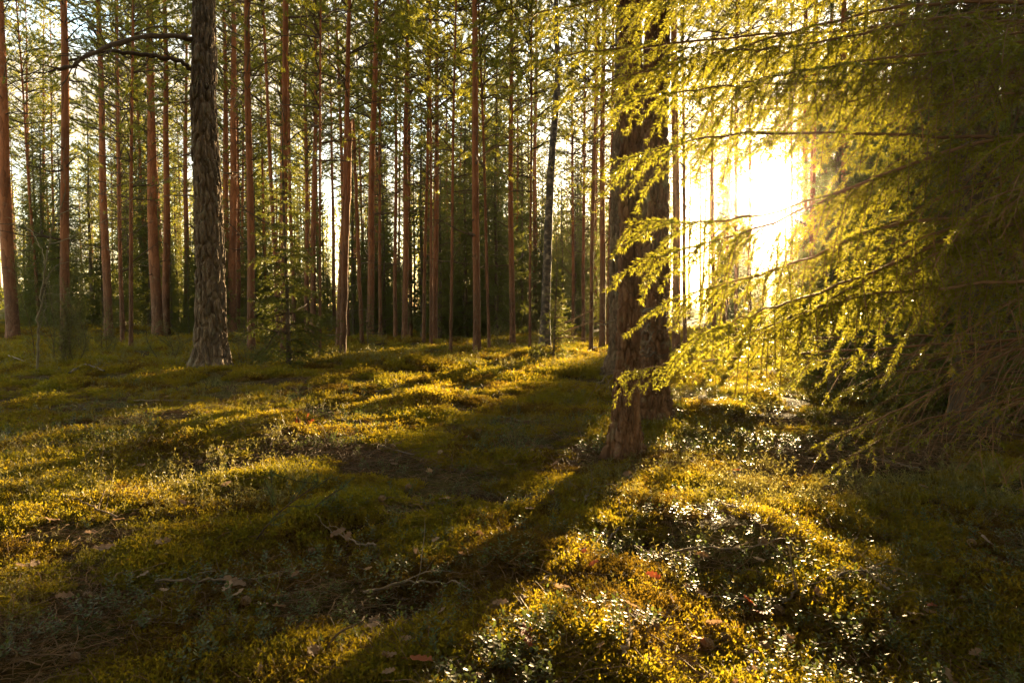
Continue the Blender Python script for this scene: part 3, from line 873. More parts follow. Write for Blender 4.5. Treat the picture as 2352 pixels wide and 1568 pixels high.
# tall spruces beyond the hanging boughs keep that side of the clearing dark
for u_, s_, k_, v_ in [(1.5, 19, .9, 2), (2.3, 14, .8, 0), (2.6, 24, 1.0, 2), (3.4, 17, .9, 1), (4.2, 21, 1.0, 0), (5.2, 15, .9, 2), (5.6, 25, 1.0, 1), (1.4, 30, 1.0, 0), (3.2, 30, 1.0, 2), (6.6, 19, 1.0, 0), (7.4, 14, .9, 1)]:
    x_ = s_ * S2[0] + u_ * N2[0]; y_ = s_ * S2[1] + u_ * N2[1]
    place_tree('spruce_tree', SPRUCES[v_], 'tall shady spruce standing close behind %s' % behind(x_, y_), 'tree', x_, y_, k_, 1.0, (0, 0), random.uniform(0, 6.28), 'understorey spruces')


# low spruces under the sun's path: they stop short of its rays
rs = np.random.default_rng(55)
for k in range(26):
    s_ = rs.uniform(40, 66); u_ = rs.uniform(-6.5, 3.0); x_ = s_ * S2[0] + u_ * N2[0]; y_ = s_ * S2[1] + u_ * N2[1]
    place_tree('spruce_tree', SPRUCES[k % 3], 'low bushy spruce under the sun path behind %s' % behind(x_, y_), 'tree', x_, y_, (s_ - 9) * .135 / 13 * rs.uniform(.6, .95), 1.0, (0, 0), rs.uniform(0, 6.28), 'understorey spruces')
for u_, s_, k_ in [(1.25, 10.5, .45), (1.9, 9.2, .52), (2.75, 10, .6), (3.6, 8.6, .6)]:
    x_ = s_ * S2[0] + u_ * N2[0]; y_ = s_ * S2[1] + u_ * N2[1]
    place_tree('spruce_tree', SPRUCES[1], 'shady spruce close in beside %s' % behind(x_, y_), 'tree', x_, y_, k_, 1.0, (0, 0), rs.uniform(0, 6.28), 'understorey spruces')


def wood_behind():
    # the wood goes on at the photographer's back and shades the clearing from the open sky
    rg = np.random.default_rng(78); G = Geo()
    for k in range(110):
        a = rg.uniform(.95, 2 * math.pi - .95); r_ = rg.uniform(3.2, 22); x = r_ * math.sin(a); y = r_ * math.cos(a)
        H = rg.uniform(15, 21); z0 = hz(x, y)
        V, Q = tube([[x, y, z0 - .3], [x + rg.normal() * .2, y, z0 + H * .5], [x + rg.normal() * .3, y, z0 + H]], [.16, .11, .03], 7); G.add(V, Q, 0)
        m = 1300
        t = rg.uniform(.3, 1, m); rr = 3.4 * np.sqrt(rg.uniform(0, 1, m)) * np.clip(1.15 - t, .1, .75); b_ = rg.uniform(0, 6.28, m)
        O = np.stack([x + rr * np.cos(b_), y + rr * np.sin(b_), z0 + t * H], 1)
        V, Q = blades(O, nrm(rg.normal(size=(m, 3)) + [0, 0, .3]), rg.uniform(.3, .6, m), .18, rg, True); G.add(V, Q, 1)
    o = obj('surrounding_forest', G.mesh('surrounding_forest', [M_BARK, M_PINE], smooth=False))
    tag(o, 'pine wood closing round the clearing on its other sides', 'forest', kind='stuff')


wood_behind()

# ------------------------------------------------------------------ young spruces near the clearing
YOUNG = spruce_variant(301, 4.6, .25, 1.05, .045, whorl=.19, nb=6, needle=(.030, .0085), per_m=260, sec=(.065, .36), ter=(.06, .11), hang=.35, lift=.12)
YOUNG2 = spruce_variant(302, 2.3, .12, .62, .022, whorl=.13, nb=5, needle=(.026, .008), per_m=210, sec=(.06, .22), ter=(.07, .08), hang=.3, lift=.12, bare=.25)
b = ground(664, 848)
place_tree('spruce_tree', YOUNG, 'young spruce with airy tiers and sunlit lower boughs', 'tree', b[0], b[1], 1.0, 1.0, (0, 0), .8)
for px, py, s, lab in [(1271, 833, .95, 'thin sparse spruce sapling leaning by the birch'), (610, 825, .55, 'small spruce seedling at the foot of the young spruce'),
                       (735, 828, .5, 'low spruce seedling beside a thin bare pole'), (845, 800, .75, 'small sunlit spruce among the pines'),
                       (1835, 860, 1.0, 'little spruce standing in the sunlit gap'), (560, 800, .6, 'ragged spruce seedling behind the thick furrowed pine')]:
    b = ground(px, py)
    place_tree('spruce_tree', YOUNG2, lab, 'tree', b[0], b[1], s, 1.0, (random.uniform(-.05, .05), 0), random.uniform(0, 6))

# ------------------------------------------------------------------ birch, snags, sapling, junipers
def birch():
    b = ground(1250, 822); d = b[1]; z0 = hz(b[0], b[1])
    t = thing('birch_tree', 'birch with patchy black and white bark rising from a mossy foot', 'tree', (b[0], b[1], z0))
    C = np.array([at(1250, 822, d), at(1254, 700, d), at(1259, 560, d), at(1266, 400, d), at(1281, 190, d), at(1277, 60, d), at(1282, -200, d)]) - b
    C[0, 2] -= .2
    P = spline(C, 60); G = Geo(); R = np.interp(np.linspace(0, 1, 60), [0, .04, .12, .6, 1], [.22, .15, .105, .075, .04])
    V, Q = tube(P, R, 14); V += np.random.default_rng(5).normal(size=V.shape) * .003; G.add(V, Q)
    obj('trunk', G.mesh('birch_trunk', M_BIRCH), t)
    rg = np.random.default_rng(9); C2 = Geo()
    for k in range(44):
        i = rg.integers(16, 59); a = rg.uniform(0, 6.28); L = rg.uniform(.5, 1.5); dv = np.array([math.cos(a), math.sin(a), .6])
        ctl = [P[i], P[i] + dv * L * .5, P[i] + dv * L + np.array([0, 0, -.1 * L])]
        bp, S0, S1, lev, tt, uu = bough(ctl, rg, n_pts=8, sec_space=.16, sec_len=.5, sec_droop=.2, ter_space=.15, ter_len=.18, t0=.2)
        V, Q = prisms(bp[:-1], bp[1:], .008, .005); C2.add(V, Q, 0); V, Q = prisms(S0, S1, .003, .002); C2.add(V, Q, 0)
        V, Q = needle_on(S0, S1, 9, .035, .028, rg, kite=True); C2.add(V, Q, 1)
    obj('crown', C2.mesh('birch_crown', [M_TWIG, M_BIRCH_LEAF], smooth=False), t)


birch()


def pole(px0, py0, px1, py1, r0, r1, label, seed, twigs=8):
    b = ground(px0, py0); d = b[1]; z0 = hz(b[0], b[1])
    t = thing('dead_pole', label, 'tree', (b[0], b[1], z0), 'broken dead trunks')
    rg = np.random.default_rng(seed)
    e = at(px1, py1, d) - b
    n = 30; P = np.linspace([0, 0, -.1], e, n) + np.concatenate([np.zeros((1, 3)), rg.normal(size=(n - 1, 3)) * .008])
    V, Q = tube(P, np.linspace(r0, r1, n), 10)
    V = V.reshape(n, 10, 3); V[-1, :, 2] += rg.uniform(-.12, .15, 10); V = V.reshape(-1, 3)
    G = Geo(); G.add(V, Q); G.add(V[-10:], np.arange(10)[None])
    obj('trunk', G.mesh('dead_trunk', M_BARK), t)
    for k in range(twigs):
        i = rg.integers(6, n - 1); a = rg.uniform(0, 6.28); q = P[i]; dv = np.array([math.cos(a), math.sin(a), .15]) * rg.uniform(.2, .7)
        limb(t, (0, 0, 0), [q, q + dv * .5 + [0, 0, .04], q + dv], .008, .003, name='dead_branch', seed=seed * 20 + k, twigs=2, n=6, sides=4, twig_len=.2)


pole(786, 829, 804, 287, .075, .055, 'dead pine pole snapped off with bark peeling near its foot', 5)
pole(832, 800, 812, 287, .06, .04, 'thin dead pole leaning against a snapped pole', 6)


def sapling():
    b = ground(86, 862); d = b[1]; z0 = hz(b[0], b[1]); og = (b[0], b[1], z0)
    t = thing('bare_sapling', 'thin bare sapling with long arching twigs before the juniper', 'sapling', og)
    limb(t, og, [b + [0, 0, z0 - .05], at(88, 780, d), at(92, 700, d), at(100, 640, d), at(112, 560, d), at(130, 470, d)], .022, .006, name='stem', seed=1, n=30, mat=M_STALK_WOOD, twigs=4)
    for k, c in enumerate([[(98, 660), (130, 610), (200, 590), (260, 560), (305, 530)], [(112, 560), (180, 540), (250, 500), (330, 440), (400, 400)],
                           [(105, 610), (90, 560), (60, 520), (20, 500)], [(120, 520), (150, 440), (145, 380), (150, 330)], [(95, 700), (105, 660), (108, 640)],
                           [(125, 500), (190, 470), (260, 430), (330, 415)], [(89, 760), (100, 720), (108, 700)]]):
        limb(t, og, [at(x, y, d - .05 * i * (1 if k % 2 else -1)) for i, (x, y) in enumerate(c)], .009, .003, name='branch', seed=20 + k, twigs=9, n=22, sides=5, mat=M_STALK_WOOD, twig_len=.3, wob=.008)


M_STALK_WOOD = plain_mat('pale_sapling_bark', (.16, .13, .075), (.32, .26, .15), scale=18, rough=.75)
sapling()


def shrub(px, py, h, w, n_stem, label, seed, mat=M_JUNIPER, dens=1.0, name='juniper_bush'):
    rg = np.random.default_rng(seed); b = ground(px, py); z0 = hz(b[0], b[1])
    t = thing(name, label, 'bush', (b[0], b[1], z0))
    W = Geo(); Lf = Geo()
    for k in range(n_stem):
        a = rg.uniform(0, 6.28); hh = h * rg.uniform(.5, 1.05); sp = w * rg.uniform(.2, 1)
        p = np.array([math.cos(a), math.sin(a), 0])
        p0_ = p * sp * rg.uniform(.2, .8) - [0, 0, .05]; wv = rg.normal(size=(3, 3)) * [.08, .08, .02]
        ctl = [p0_, p0_ + p * sp * .1 + [0, 0, hh * .35] + wv[0], p0_ + p * sp * .25 + [0, 0, hh * .7] + wv[1], p0_ + p * sp * .4 + [0, 0, hh] + wv[2]]
        bp, S0, S1, lev, tt, uu = bough(ctl, rg, n_pts=14, sec_space=.045 / dens, sec_len=.34, sec_droop=.15, ter_space=.05, ter_len=.11, t0=.06, ang=.7, side_lift=.25)
        V, Q = tube(bp, np.linspace(.008, .002, 14), 5); W.add(V, Q)
        V, Q = prisms(S0[lev == 1], S1[lev == 1], .0025, .0015); W.add(V, Q)
        V, Q = needle_on(S0, S1, 150, .022, .0075, rg, fwd=.6, updir=.2); Lf.add(V, Q)
    s = obj('stem', W.mesh('shrub_stems', M_TWIG), t); s['kind'] = 'stuff'
    f = obj('foliage', Lf.mesh('shrub_foliage', mat, smooth=False), t); f['kind'] = 'stuff'


shrub(150, 842, 2.2, 1.0, 13, 'tall wispy juniper thicket round the dark pine', 1)
shrub(225, 815, 1.6, .9, 9, 'lower juniper spreading beside the wispy thicket', 2)
shrub(405, 822, 1.1, .9, 9, 'sunlit juniper bush by the thick furrowed pine', 3)
shrub(585, 835, .8, .5, 7, 'low juniper between the furrowed pine and young spruce', 4)
shrub(1140, 800, .75, .45, 6, 'small pale sapling bush beside the tall orange pine', 5, mat=M_STALK)
shrub(1225, 800, .6, .35, 5, 'little yellowish bush between pine and birch', 6, mat=M_STALK)
shrub(700, 842, .45, .5, 7, 'low scrubby juniper under the young spruce boughs', 7)
shrub(1300, 800, 1.5, .7, 8, 'dim juniper bush behind the birch', 8)

# ------------------------------------------------------------------ the big spruce whose boughs hang before the sun
TRX, TRY = 3.55, 3.45


def big_spruce():
    rg = np.random.default_rng(42)
    z0 = hz(TRX, TRY)
    og = np.array([TRX, TRY, z0])
    t = thing('large_spruce', 'large spruce with sunlit drooping boughs hanging before the sun', 'tree', og)
    G, P, R, z = trunk_geo(12, .17, rg, sides=20, n=50, wob=.02, stubs=10, stub_h=(.4, 4))
    obj('trunk', G.mesh('large_spruce_trunk', [M_BARK_DARK, M_TWIG]), t)
    # tips: (px, py, depth, sag, density, dead)
    T = [(1105, 62, 2.9, .35), (1150, 150, 3.1, .3), (1300, 215, 2.9, .3), (1425, 225, 2.7, .3), (1392, 372, 2.45, .35), (1442, 508, 2.4, .35),
         (1455, 600, 2.6, .35), (1530, 690, 2.45, .4), (1590, 770, 2.35, .45), (1655, 790, 2.45, .4), (1745, 765, 2.55, .4), (1858, 720, 2.5, .4), (1560, 110, 2.7, .25), (1700, 190, 2.6, .25),
         (1850, 610, 2.9, .35), (1960, 600, 2.6, .4), (2095, 610, 2.5, .4), (2240, 470, 2.2, .4), (2320, 330, 2.1, .3), (1900, 150, 2.7, .2), (2060, 270, 2.7, .25),
         (1760, 300, 3.2, .25), (1380, 30, 3.2, .2), (2000, 60, 2.8, .2), (2150, 150, 2.6, .2), (2280, 60, 2.5, .2), (1500, 160, 3.3, .2), (1620, 270, 3.4, .25)]
    LOW = [(1428, 856, 3.7, .12), (1560, 800, 3.9, .15), (1840, 830, 4.3, .2), (1905, 1005, 3.7, .35), (1950, 1050, 3.5, .4), (2110, 1010, 3.3, .4), (2040, 860, 3.5, .3), (2240, 1060, 3.1, .45),
           (2010, 720, 3.3, .3), (2190, 780, 3.1, .3), (2310, 900, 2.8, .3), (1930, 900, 4.0, .3), (2100, 640, 3.5, .25), (1980, 960, 4.2, .3), (2280, 650, 3.3, .2), (2330, 1080, 3.0, .4)]
    sunv = sd
    for k, (px, py, dp, sag) in enumerate(T + LOW):
        low = k >= len(T)
        tip = at(px, py, dp) - og
        hb = tip[2] + sag + rg.uniform(-.05, .25) * (1 if not low else .6)
        hb = max(.35, hb)
        root = np.array([0, 0, hb])
        mid = root * .55 + tip * .45 + np.array([rg.normal() * .16, rg.normal() * .16, sag * .42 + rg.normal() * .06])
        pre = root * .18 + tip * .82 + np.array([rg.normal() * .05, rg.normal() * .05, sag * .18 + rg.normal() * .04])
        bp, S0, S1, lev, tt, uu = bough([root, mid, pre, tip], rg, n_pts=30, sec_space=.045, sec_len=.36, sec_droop=.7 if not low else .45, ter_space=.04, ter_len=.10, t0=.3, ang=.72, taper=1.35)
        L = np.linalg.norm(tip - root)
        # a thinner place in the boughs where the sun breaks through
        c = nrm((S0 + S1) / 2 + og - CAM)
        ang = np.degrees(np.arccos(np.clip(c @ sunv, -1, 1)))
        keep = (ang > 3.0) | (rg.uniform(size=len(ang)) < .05)
        keep &= rg.uniform(size=len(tt)) < np.clip((tt - (.34 if not low else .58)) / .32, .06, 1) * (1.0 if px < 1850 else .5)
        bp = bp + rg.normal(size=bp.shape) * .004; W = Geo(); V, Q = tube(bp, np.linspace(.006 + .0015 * L, .0016, len(bp)), 6); W.add(V, Q)
        w1 = (lev == 1); V, Q = prisms(S0[w1 & (ang > 2.2)], S1[w1 & (ang > 2.2)], .0023, .0017); W.add(V, Q)
        br = obj('branch', W.mesh('spruce_branch', M_BOUGH), t)
        Nd = Geo(); V, Q = needle_on(S0[keep], S1[keep], 560 if not low else 300, .0170, .0038 if not low else .0045, rg, fwd=.62, updir=.05, flat=.45); Nd.add(V, Q)
        nd = obj('needles', Nd.mesh('spruce_needles', M_SPRUCE_NEAR, smooth=False), br); nd['kind'] = 'stuff'


big_spruce()

# a second spruce trunk standing further in, mostly hidden by the boughs
DENSE = spruce_variant(310, 11, .5, 2.1, .20, whorl=.22, nb=6, needle=(.050, .012), per_m=95, sec=(.11, .42), ter=(.12, .12), hang=.8, lift=.1)
b = ground(2232, 962)
place_tree('spruce_tree', DENSE, 'dark thick-trunked spruce half hidden behind the hanging boughs', 'tree', b[0], b[1], 1.0, 1.0, (0, 0), 1.0)
b = ground(1912, 905)
place_tree('spruce_tree', DENSE, 'shaggy dark spruce skirting the ground beside the sunlit gap', 'tree', b[0], b[1], .42, .8, (0, 0), 3.0)

# ------------------------------------------------------------------ ground cover (uncountable): moss, lingonberry, stalks, litter
def stuff(name, pts, rot, scl, idx, meshes, label, cat):
    me = bpy.data.meshes.new(name); n = len(pts)
    me.vertices.add(n); me.vertices.foreach_set('co', np.asarray(pts, np.float32).ravel())
    a = me.attributes.new('rot', 'FLOAT_VECTOR', 'POINT'); a.data.foreach_set('vector', np.asarray(rot, np.float32).ravel())
    a = me.attributes.new('scl', 'FLOAT', 'POINT'); a.data.foreach_set('value', np.asarray(scl, np.float32))
    a = me.attributes.new('idx', 'INT', 'POINT'); a.data.foreach_set('value', np.asarray(idx, np.int32))
    col = bpy.data.collections.new(name + '_source')
    for k, m in enumerate(meshes):
        col.objects.link(bpy.data.objects.new('%s_sprig_%02d' % (name, k), m))
    ng = bpy.data.node_groups.new(name + '_scatter', 'GeometryNodeTree')
    ng.interface.new_socket('Geometry', in_out='INPUT', socket_type='NodeSocketGeometry')
    ng.interface.new_socket('Geometry', in_out='OUTPUT', socket_type='NodeSocketGeometry')
    N = ng.nodes; L = ng.links
    gi = N.new('NodeGroupInput'); go = N.new('NodeGroupOutput')
    ci = N.new('GeometryNodeCollectionInfo'); ci.inputs['Collection'].default_value = col
    ci.inputs['Separate Children'].default_value = True; ci.inputs['Reset Children'].default_value = True
    ip = N.new('GeometryNodeInstanceOnPoints'); ip.inputs['Pick Instance'].default_value = True

    def named(nm, ty):
        q = N.new('GeometryNodeInputNamedAttribute'); q.data_type = ty; q.inputs['Name'].default_value = nm
        return q.outputs['Attribute']
    er = N.new('FunctionNodeEulerToRotation')
    L.new(named('rot', 'FLOAT_VECTOR'), er.inputs[0])
    L.new(gi.outputs[0], ip.inputs['Points']); L.new(ci.outputs[0], ip.inputs['Instance'])
    L.new(named('idx', 'INT'), ip.inputs['Instance Index']); L.new(er.outputs[0], ip.inputs['Rotation'])
    L.new(named('scl', 'FLOAT'), ip.inputs['Scale']); L.new(ip.outputs[0], go.inputs[0])
    o = obj(name, me)
    md = o.modifiers.new('scatter', 'NODES'); md.node_group = ng
    tag(o, label, cat, kind='stuff')
    return o


def moss_mesh(seed, R=.060, n=62, h=.042, wid=.0048, mat=None):
    rg = np.random.default_rng(seed); G = Geo()
    a = rg.uniform(0, 6.28, n); r = R * np.sqrt(rg.uniform(0, 1, n))
    O = np.stack([r * np.cos(a), r * np.sin(a), np.full(n, -.012)], 1)
    D = nrm(np.stack([rg.normal(size=n) * .38 + np.cos(a) * r / R * .4, rg.normal(size=n) * .38 + np.sin(a) * r / R * .4, np.ones(n)], 1))
    H = h * rg.uniform(.55, 1.25, n) * (1.1 - .5 * (r / R) ** 2)
    V, Q = blades(O, D, H + .012, wid * .7, rg); G.add(V, Q)
    for q in range(5):
        f = rg.uniform(.3, .98, n)[:, None]
        o2 = O + D * ((H + .012)[:, None] * f)
        d2 = nrm(D * .55 + rg.normal(size=(n, 3)) * .8 + [0, 0, .15])
        V, Q = blades(o2, d2, h * rg.uniform(.22, .45, n), wid, rg, True); G.add(V, Q)
    return G.mesh('moss_tuft', mat or M_MOSS, smooth=False)


def berry_mesh(seed):
    rg = np.random.default_rng(seed); G = Geo()
    for s in range(rg.integers(2, 4)):
        a = rg.uniform(0, 6.28); H = rg.uniform(.06, .12)
        p0 = np.array([rg.normal() * .012, rg.normal() * .012, -.01]); lean = np.array([math.cos(a) * .03, math.sin(a) * .03, H])
        C = spline([p0, p0 + lean * .5 + rg.normal(size=3) * .004, p0 + lean], 6)
        V, Q = prisms(C[:-1], C[1:], .0009, .0008); G.add(V, Q, 1)
        m = rg.integers(7, 12)
        for k in range(m):
            f = .3 + .7 * k / (m - 1); o = np.array([np.interp(f * 5, np.arange(6), C[:, j]) for j in range(3)])
            b = k * 2.4 + rg.normal() * .4; el = rg.uniform(-.1, .45) + .4 * (k == m - 1)
            d = np.array([math.cos(b) * math.cos(el), math.sin(b) * math.cos(el), math.sin(el)]); sd_ = np.array([-math.sin(b), math.cos(b), 0]); up = np.cross(d, sd_) * -1
            L = rg.uniform(.014, .023); w = L * .30
            o = o + d * .002
            # boat-shaped oval leaf, edges curled down
            prof = [(0, .0), (.25, .8), (.55, 1.0), (.85, .6), (1.0, 0)]
            vs = []
            for u_, ww in prof:
                c = o + d * L * u_ + up * (-.12 * L * u_ * u_)
                vs += [c - sd_ * w * ww - up * .10 * w * ww, c + up * .0, c + sd_ * w * ww - up * .10 * w * ww]
            vs = np.array(vs); fs = []
            for e in range(4):
                i = e * 3; fs += [[i, i + 1, i + 4, i + 3], [i + 1, i + 2, i + 5, i + 4]]
            G.add(vs, np.array(fs), 0)
    return G.mesh('lingonberry', [M_BERRY, M_TWIG], smooth=True)


def stalk_mesh(seed):
    rg = np.random.default_rng(seed); G = Geo()
    for s in range(rg.integers(3, 7)):
        p = np.array([rg.normal() * .03, rg.normal() * .03, -.01]); d = nrm(np.array([rg.normal() * .3, rg.normal() * .3, 1])); H = rg.uniform(.06, .15)
        q = [p]
        for e in range(5):
            d = nrm(d + rg.normal(size=3) * .14); q.append(q[-1] + d * H / 5)
        q = np.array(q); V, Q = prisms(q[:-1], q[1:], .0012, .0010); G.add(V, Q)
        for e in range(2, 6):
            dd = nrm(rg.normal(size=(2, 3)) + [0, 0, .8]); V, Q = blades(np.repeat(q[e][None], 2, 0), dd, rg.uniform(.012, .03), .004, rg, True); G.add(V, Q)
    return G.mesh('bilberry_stalks', M_STALK, smooth=False)


def litter_mesh(seed):
    rg = np.random.default_rng(seed); G = Geo(); n = 14
    O = rg.normal(size=(n, 3)) * [.05, .05, .006] + [0, 0, .018]; D = nrm(rg.normal(size=(n, 3)) * [1, 1, .22])
    L = rg.uniform(.03, .075, n)[:, None]
    V, Q = prisms(O, O + D * L, .0008, .0007); G.add(V, Q)
    for k in range(2):
        o = rg.normal(size=3) * [.05, .05, .004] + [0, 0, .015]; d = nrm(rg.normal(size=3) * [1, 1, .12]); q = [o]
        for e in range(5):
            d = nrm(d + rg.normal(size=3) * [.25, .25, .12]); q.append(q[-1] + d * rg.uniform(.02, .04))
        q = np.array(q); V, Q = prisms(q[:-1], q[1:], .0018, .0014); G.add(V, Q)
    return G.mesh('needle_litter', M_LITTER, smooth=False)


def wedge(n, d0, d1, rg, power=1.0, half=.80):
    """points over the ground in front, evenly spread over the picture rather than the ground"""
    u = rg.uniform(0, 1, n)
    inv = 1 / d0 + (1 / d1 - 1 / d0) * u ** power
    y = 1 / inv
    x = y * rg.uniform(-half, half, n)
    return x, y


def cover():
    rg = np.random.default_rng(99)
    mm = [moss_mesh(k) for k in range(4)] + [moss_mesh(10 + k, mat=M_MOSS_GREEN, h=.038) for k in range(3)] + [moss_mesh(20 + k, mat=M_MOSS_BROWN, h=.034) for k in range(3)]
    X, Y, S = [], [], []
    for n, a, c, s in [(14500, 1.55, 5.0, .82), (14000, 4.5, 11.0, 1.2), (12500, 10, 34, 2.3)]:
        x, y = wedge(n, a, c, rg); X.append(x); Y.append(y); S.append(s * rg.uniform(.6, 1.35, n) * (y / ((a * c) ** .5)) ** .5)
    x = np.concatenate(X); y = np.concatenate(Y); s = np.concatenate(S)
    pat = fbm(x / .55, y / .55, 301, 3)
    keep = pat > .40
    x, y, s, pat = x[keep], y[keep], s[keep], pat[keep]
    s *= .65 + .9 * np.clip(pat - .3, 0, .5) * 2
    n = len(x)
    rot = np.stack([rg.normal(size=n) * .18, rg.normal(size=n) * .18, rg.uniform(0, 6.28, n)], 1)
    q = fbm(x / .42 + 5, y / .42, 311, 3) + rg.normal(size=n) * .10
    kind_ = np.where(q < .40, rg.integers(7, 10, n), np.where(q > .58, rg.integers(4, 7, n), rg.integers(0, 4, n)))
    stuff('moss', np.stack([x, y, hgt(x, y)], 1), rot, s, kind_, mm, 'olive and golden feather moss carpeting the forest floor', 'moss')

    bm = [berry_mesh(400 + k) for k in range(6)]
    X, Y, S = [], [], []
    for n, a, c, s in [(5200, 1.6, 6.0, .75), (5000, 5.5, 15, 1.0)]:
        xx, yy = wedge(n, a, c, rg); X.append(xx); Y.append(yy); S.append(s * rg.uniform(.7, 1.3, n))
    x = np.concatenate(X); y = np.concatenate(Y); s = np.concatenate(S)
    u = x * N2[0] + y * N2[1]
    pat = fbm(x / .7 + 40, y / .7, 302, 3) + .08 * ((u > -2.6) & (u < 2)) - .07 * ((x < -.6) & (y < 3.6))
    keep = (pat > .47) & (rg.uniform(size=len(pat)) < .5)
    x, y, s = x[keep], y[keep], s[keep]; n = len(x)
    rot = np.stack([rg.normal(size=n) * .15, rg.normal(size=n) * .15, rg.uniform(0, 6.28, n)], 1)
    stuff('lingonberry_shrubs', np.stack([x, y, hgt(x, y) + .012], 1), rot, s, rg.integers(0, 6, n), bm, 'low lingonberry plants with small glossy oval leaves in the moss', 'ground cover')

    sm = [stalk_mesh(500 + k) for k in range(5)]
    X, Y, S = [], [], []
    for n, a, c, s in [(900, 1.8, 5, .75), (3600, 4.0, 14, .95), (3500, 12, 30, 1.7)]:
        xx, yy = wedge(n, a, c, rg); X.append(xx); Y.append(yy); S.append(s * rg.uniform(.6, 1.3, n))
    x = np.concatenate(X); y = np.concatenate(Y); s = np.concatenate(S)
    keep = fbm(x / 1.1, y / 1.1 + 70, 303, 3) > .50
    x, y, s = x[keep], y[keep], s[keep]; n = len(x)
    rot = np.stack([rg.normal(size=n) * .1, rg.normal(size=n) * .1, rg.uniform(0, 6.28, n)], 1)
    stuff('bilberry_stalks', np.stack([x, y, hgt(x, y)], 1), rot, s, rg.integers(0, 5, n), sm, 'thin upright leafless bilberry stalks standing in the moss', 'ground cover')

    lm = [litter_mesh(600 + k) for k in range(5)]
    X, Y, S = [], [], []
    for n, a, c, s in [(5000, 1.6, 6, 1.0), (3000, 5, 14, 1.5)]:
        xx, yy = wedge(n, a, c, rg); X.append(xx); Y.append(yy); S.append(s * rg.uniform(.7, 1.3, n))
    x = np.concatenate(X); y = np.concatenate(Y); s = np.concatenate(S); n = len(x)
    rot = np.stack([rg.normal(size=n) * .1, rg.normal(size=n) * .1, rg.uniform(0, 6.28, n)], 1)
    stuff('needle_litter', np.stack([x, y, hgt(x, y)], 1), rot, s, rg.integers(0, 5, n), lm, 'brown fallen needles and fine twigs strewn over the moss', 'litter')


cover()

# ------------------------------------------------------------------ fallen leaves, sticks, seedling
def oak_leaf(seed, mat):
    rg = np.random.default_rng(seed); n = 17
    u = np.linspace(0, 1, n)
    w = .26 * np.sin(np.pi * np.clip(u * .92 + .05, 0, 1)) ** .7 * (1 + .32 * np.sin(u * 24 + rg.uniform(0, 1)))
    c = rg.uniform(-.35, .35, 4)
    mid = np.stack([u, .05 * np.sin(u * 3), c[0] * .5 * (u - .5) ** 2 + .03 * np.sin(u * 9)], 1)
    lf = mid + np.stack([0 * u, w, np.abs(c[1]) * w * .9 + .03 * np.sin(u * 17)], 1)
    rt = mid + np.stack([0 * u, -w * rg.uniform(.85, 1.1), np.abs(c[2]) * w * .9 + .03 * np.sin(u * 15)], 1)
    V = np.concatenate([lf, mid, rt]); i = np.arange(n - 1)
    Q = np.concatenate([np.stack([i, i + 1, n + i + 1, n + i], 1), np.stack([n + i, n + i + 1, 2 * n + i + 1, 2 * n + i], 1)])
    V[:, 0] -= .5
    G = Geo(); G.add(V, Q)
    st = np.array([[-.5, 0, mid[0, 2]], [-.62, .02, 0], [-.75, .03, -.02]]); v, f = tube(st, [.012, .01, .008], 4); G.add(v, f)
    return G.mesh('oak_leaf', mat, smooth=True)


LT = [oak_leaf(700 + k, M_LEAF_TAN) for k in range(4)]
LR = [oak_leaf(720 + k, M_LEAF_RED) for k in range(3)]
TAN = [(540, 1362, .085), (522, 1378, .06), (778, 1258, .07), (800, 1262, .05), (1022, 1168, .075), (238, 1282, .08), (210, 1250, .06), (120, 1218, .06), (1218, 1190, .06), (985, 1094, .06), (1010, 1056, .07),
       (1212, 980, .08), (1150, 1416, .05), (1290, 1384, .05), (1742, 1312, .06), (2268, 1272, .09), (1902, 1226, .05), (375, 1272, .07), (452, 1306, .05), (520, 1140, .07), (272, 1216, .05), (560, 1048, .06),
       (1275, 1080, .055), (1100, 1010, .06), (905, 1080, .05), (325, 1085, .05), (420, 1180, .05), (1440, 1105, .06), (640, 1420, .05), (860, 1440, .045), (1060, 1300, .05), (1880, 1400, .05), (2120, 1135, .06),
       (150, 1400, .06), (330, 1350, .05), (720, 1530, .05), (80, 1320, .05), (1220, 1060, .05), (1510, 1300, .05), (2060, 1330, .05), (1610, 1390, .05), (95, 1000, .06), (200, 940, .06), (640, 905, .07), (1190, 905, .07)]
RED = [(1358, 1326, .07), (1722, 1416, .07), (1745, 1440, .06), (1212, 1492, .085), (965, 1556, .07), (1338, 1296, .05), (1502, 1352, .055), (500, 1046, .06), (1070, 1022, .05), (1690, 1095, .05), (2140, 1420, .05),
       (1900, 1460, .05), (250, 1120, .05), (1600, 1500, .04), (1265, 1115, .05)]
rl = np.random.default_rng(808)
for k in range(55):
    xx_, yy_ = wedge(1, 1.9, 9.0, rl, half=.74); p_ = np.array([xx_[0], yy_[0], 0.0]) - CAM
    den = p_ @ FWD; TAN.append((CX + F * (p_ @ RGT) / den, CY - F * (p_ @ UPV) / den, rl.uniform(.03, .055)))
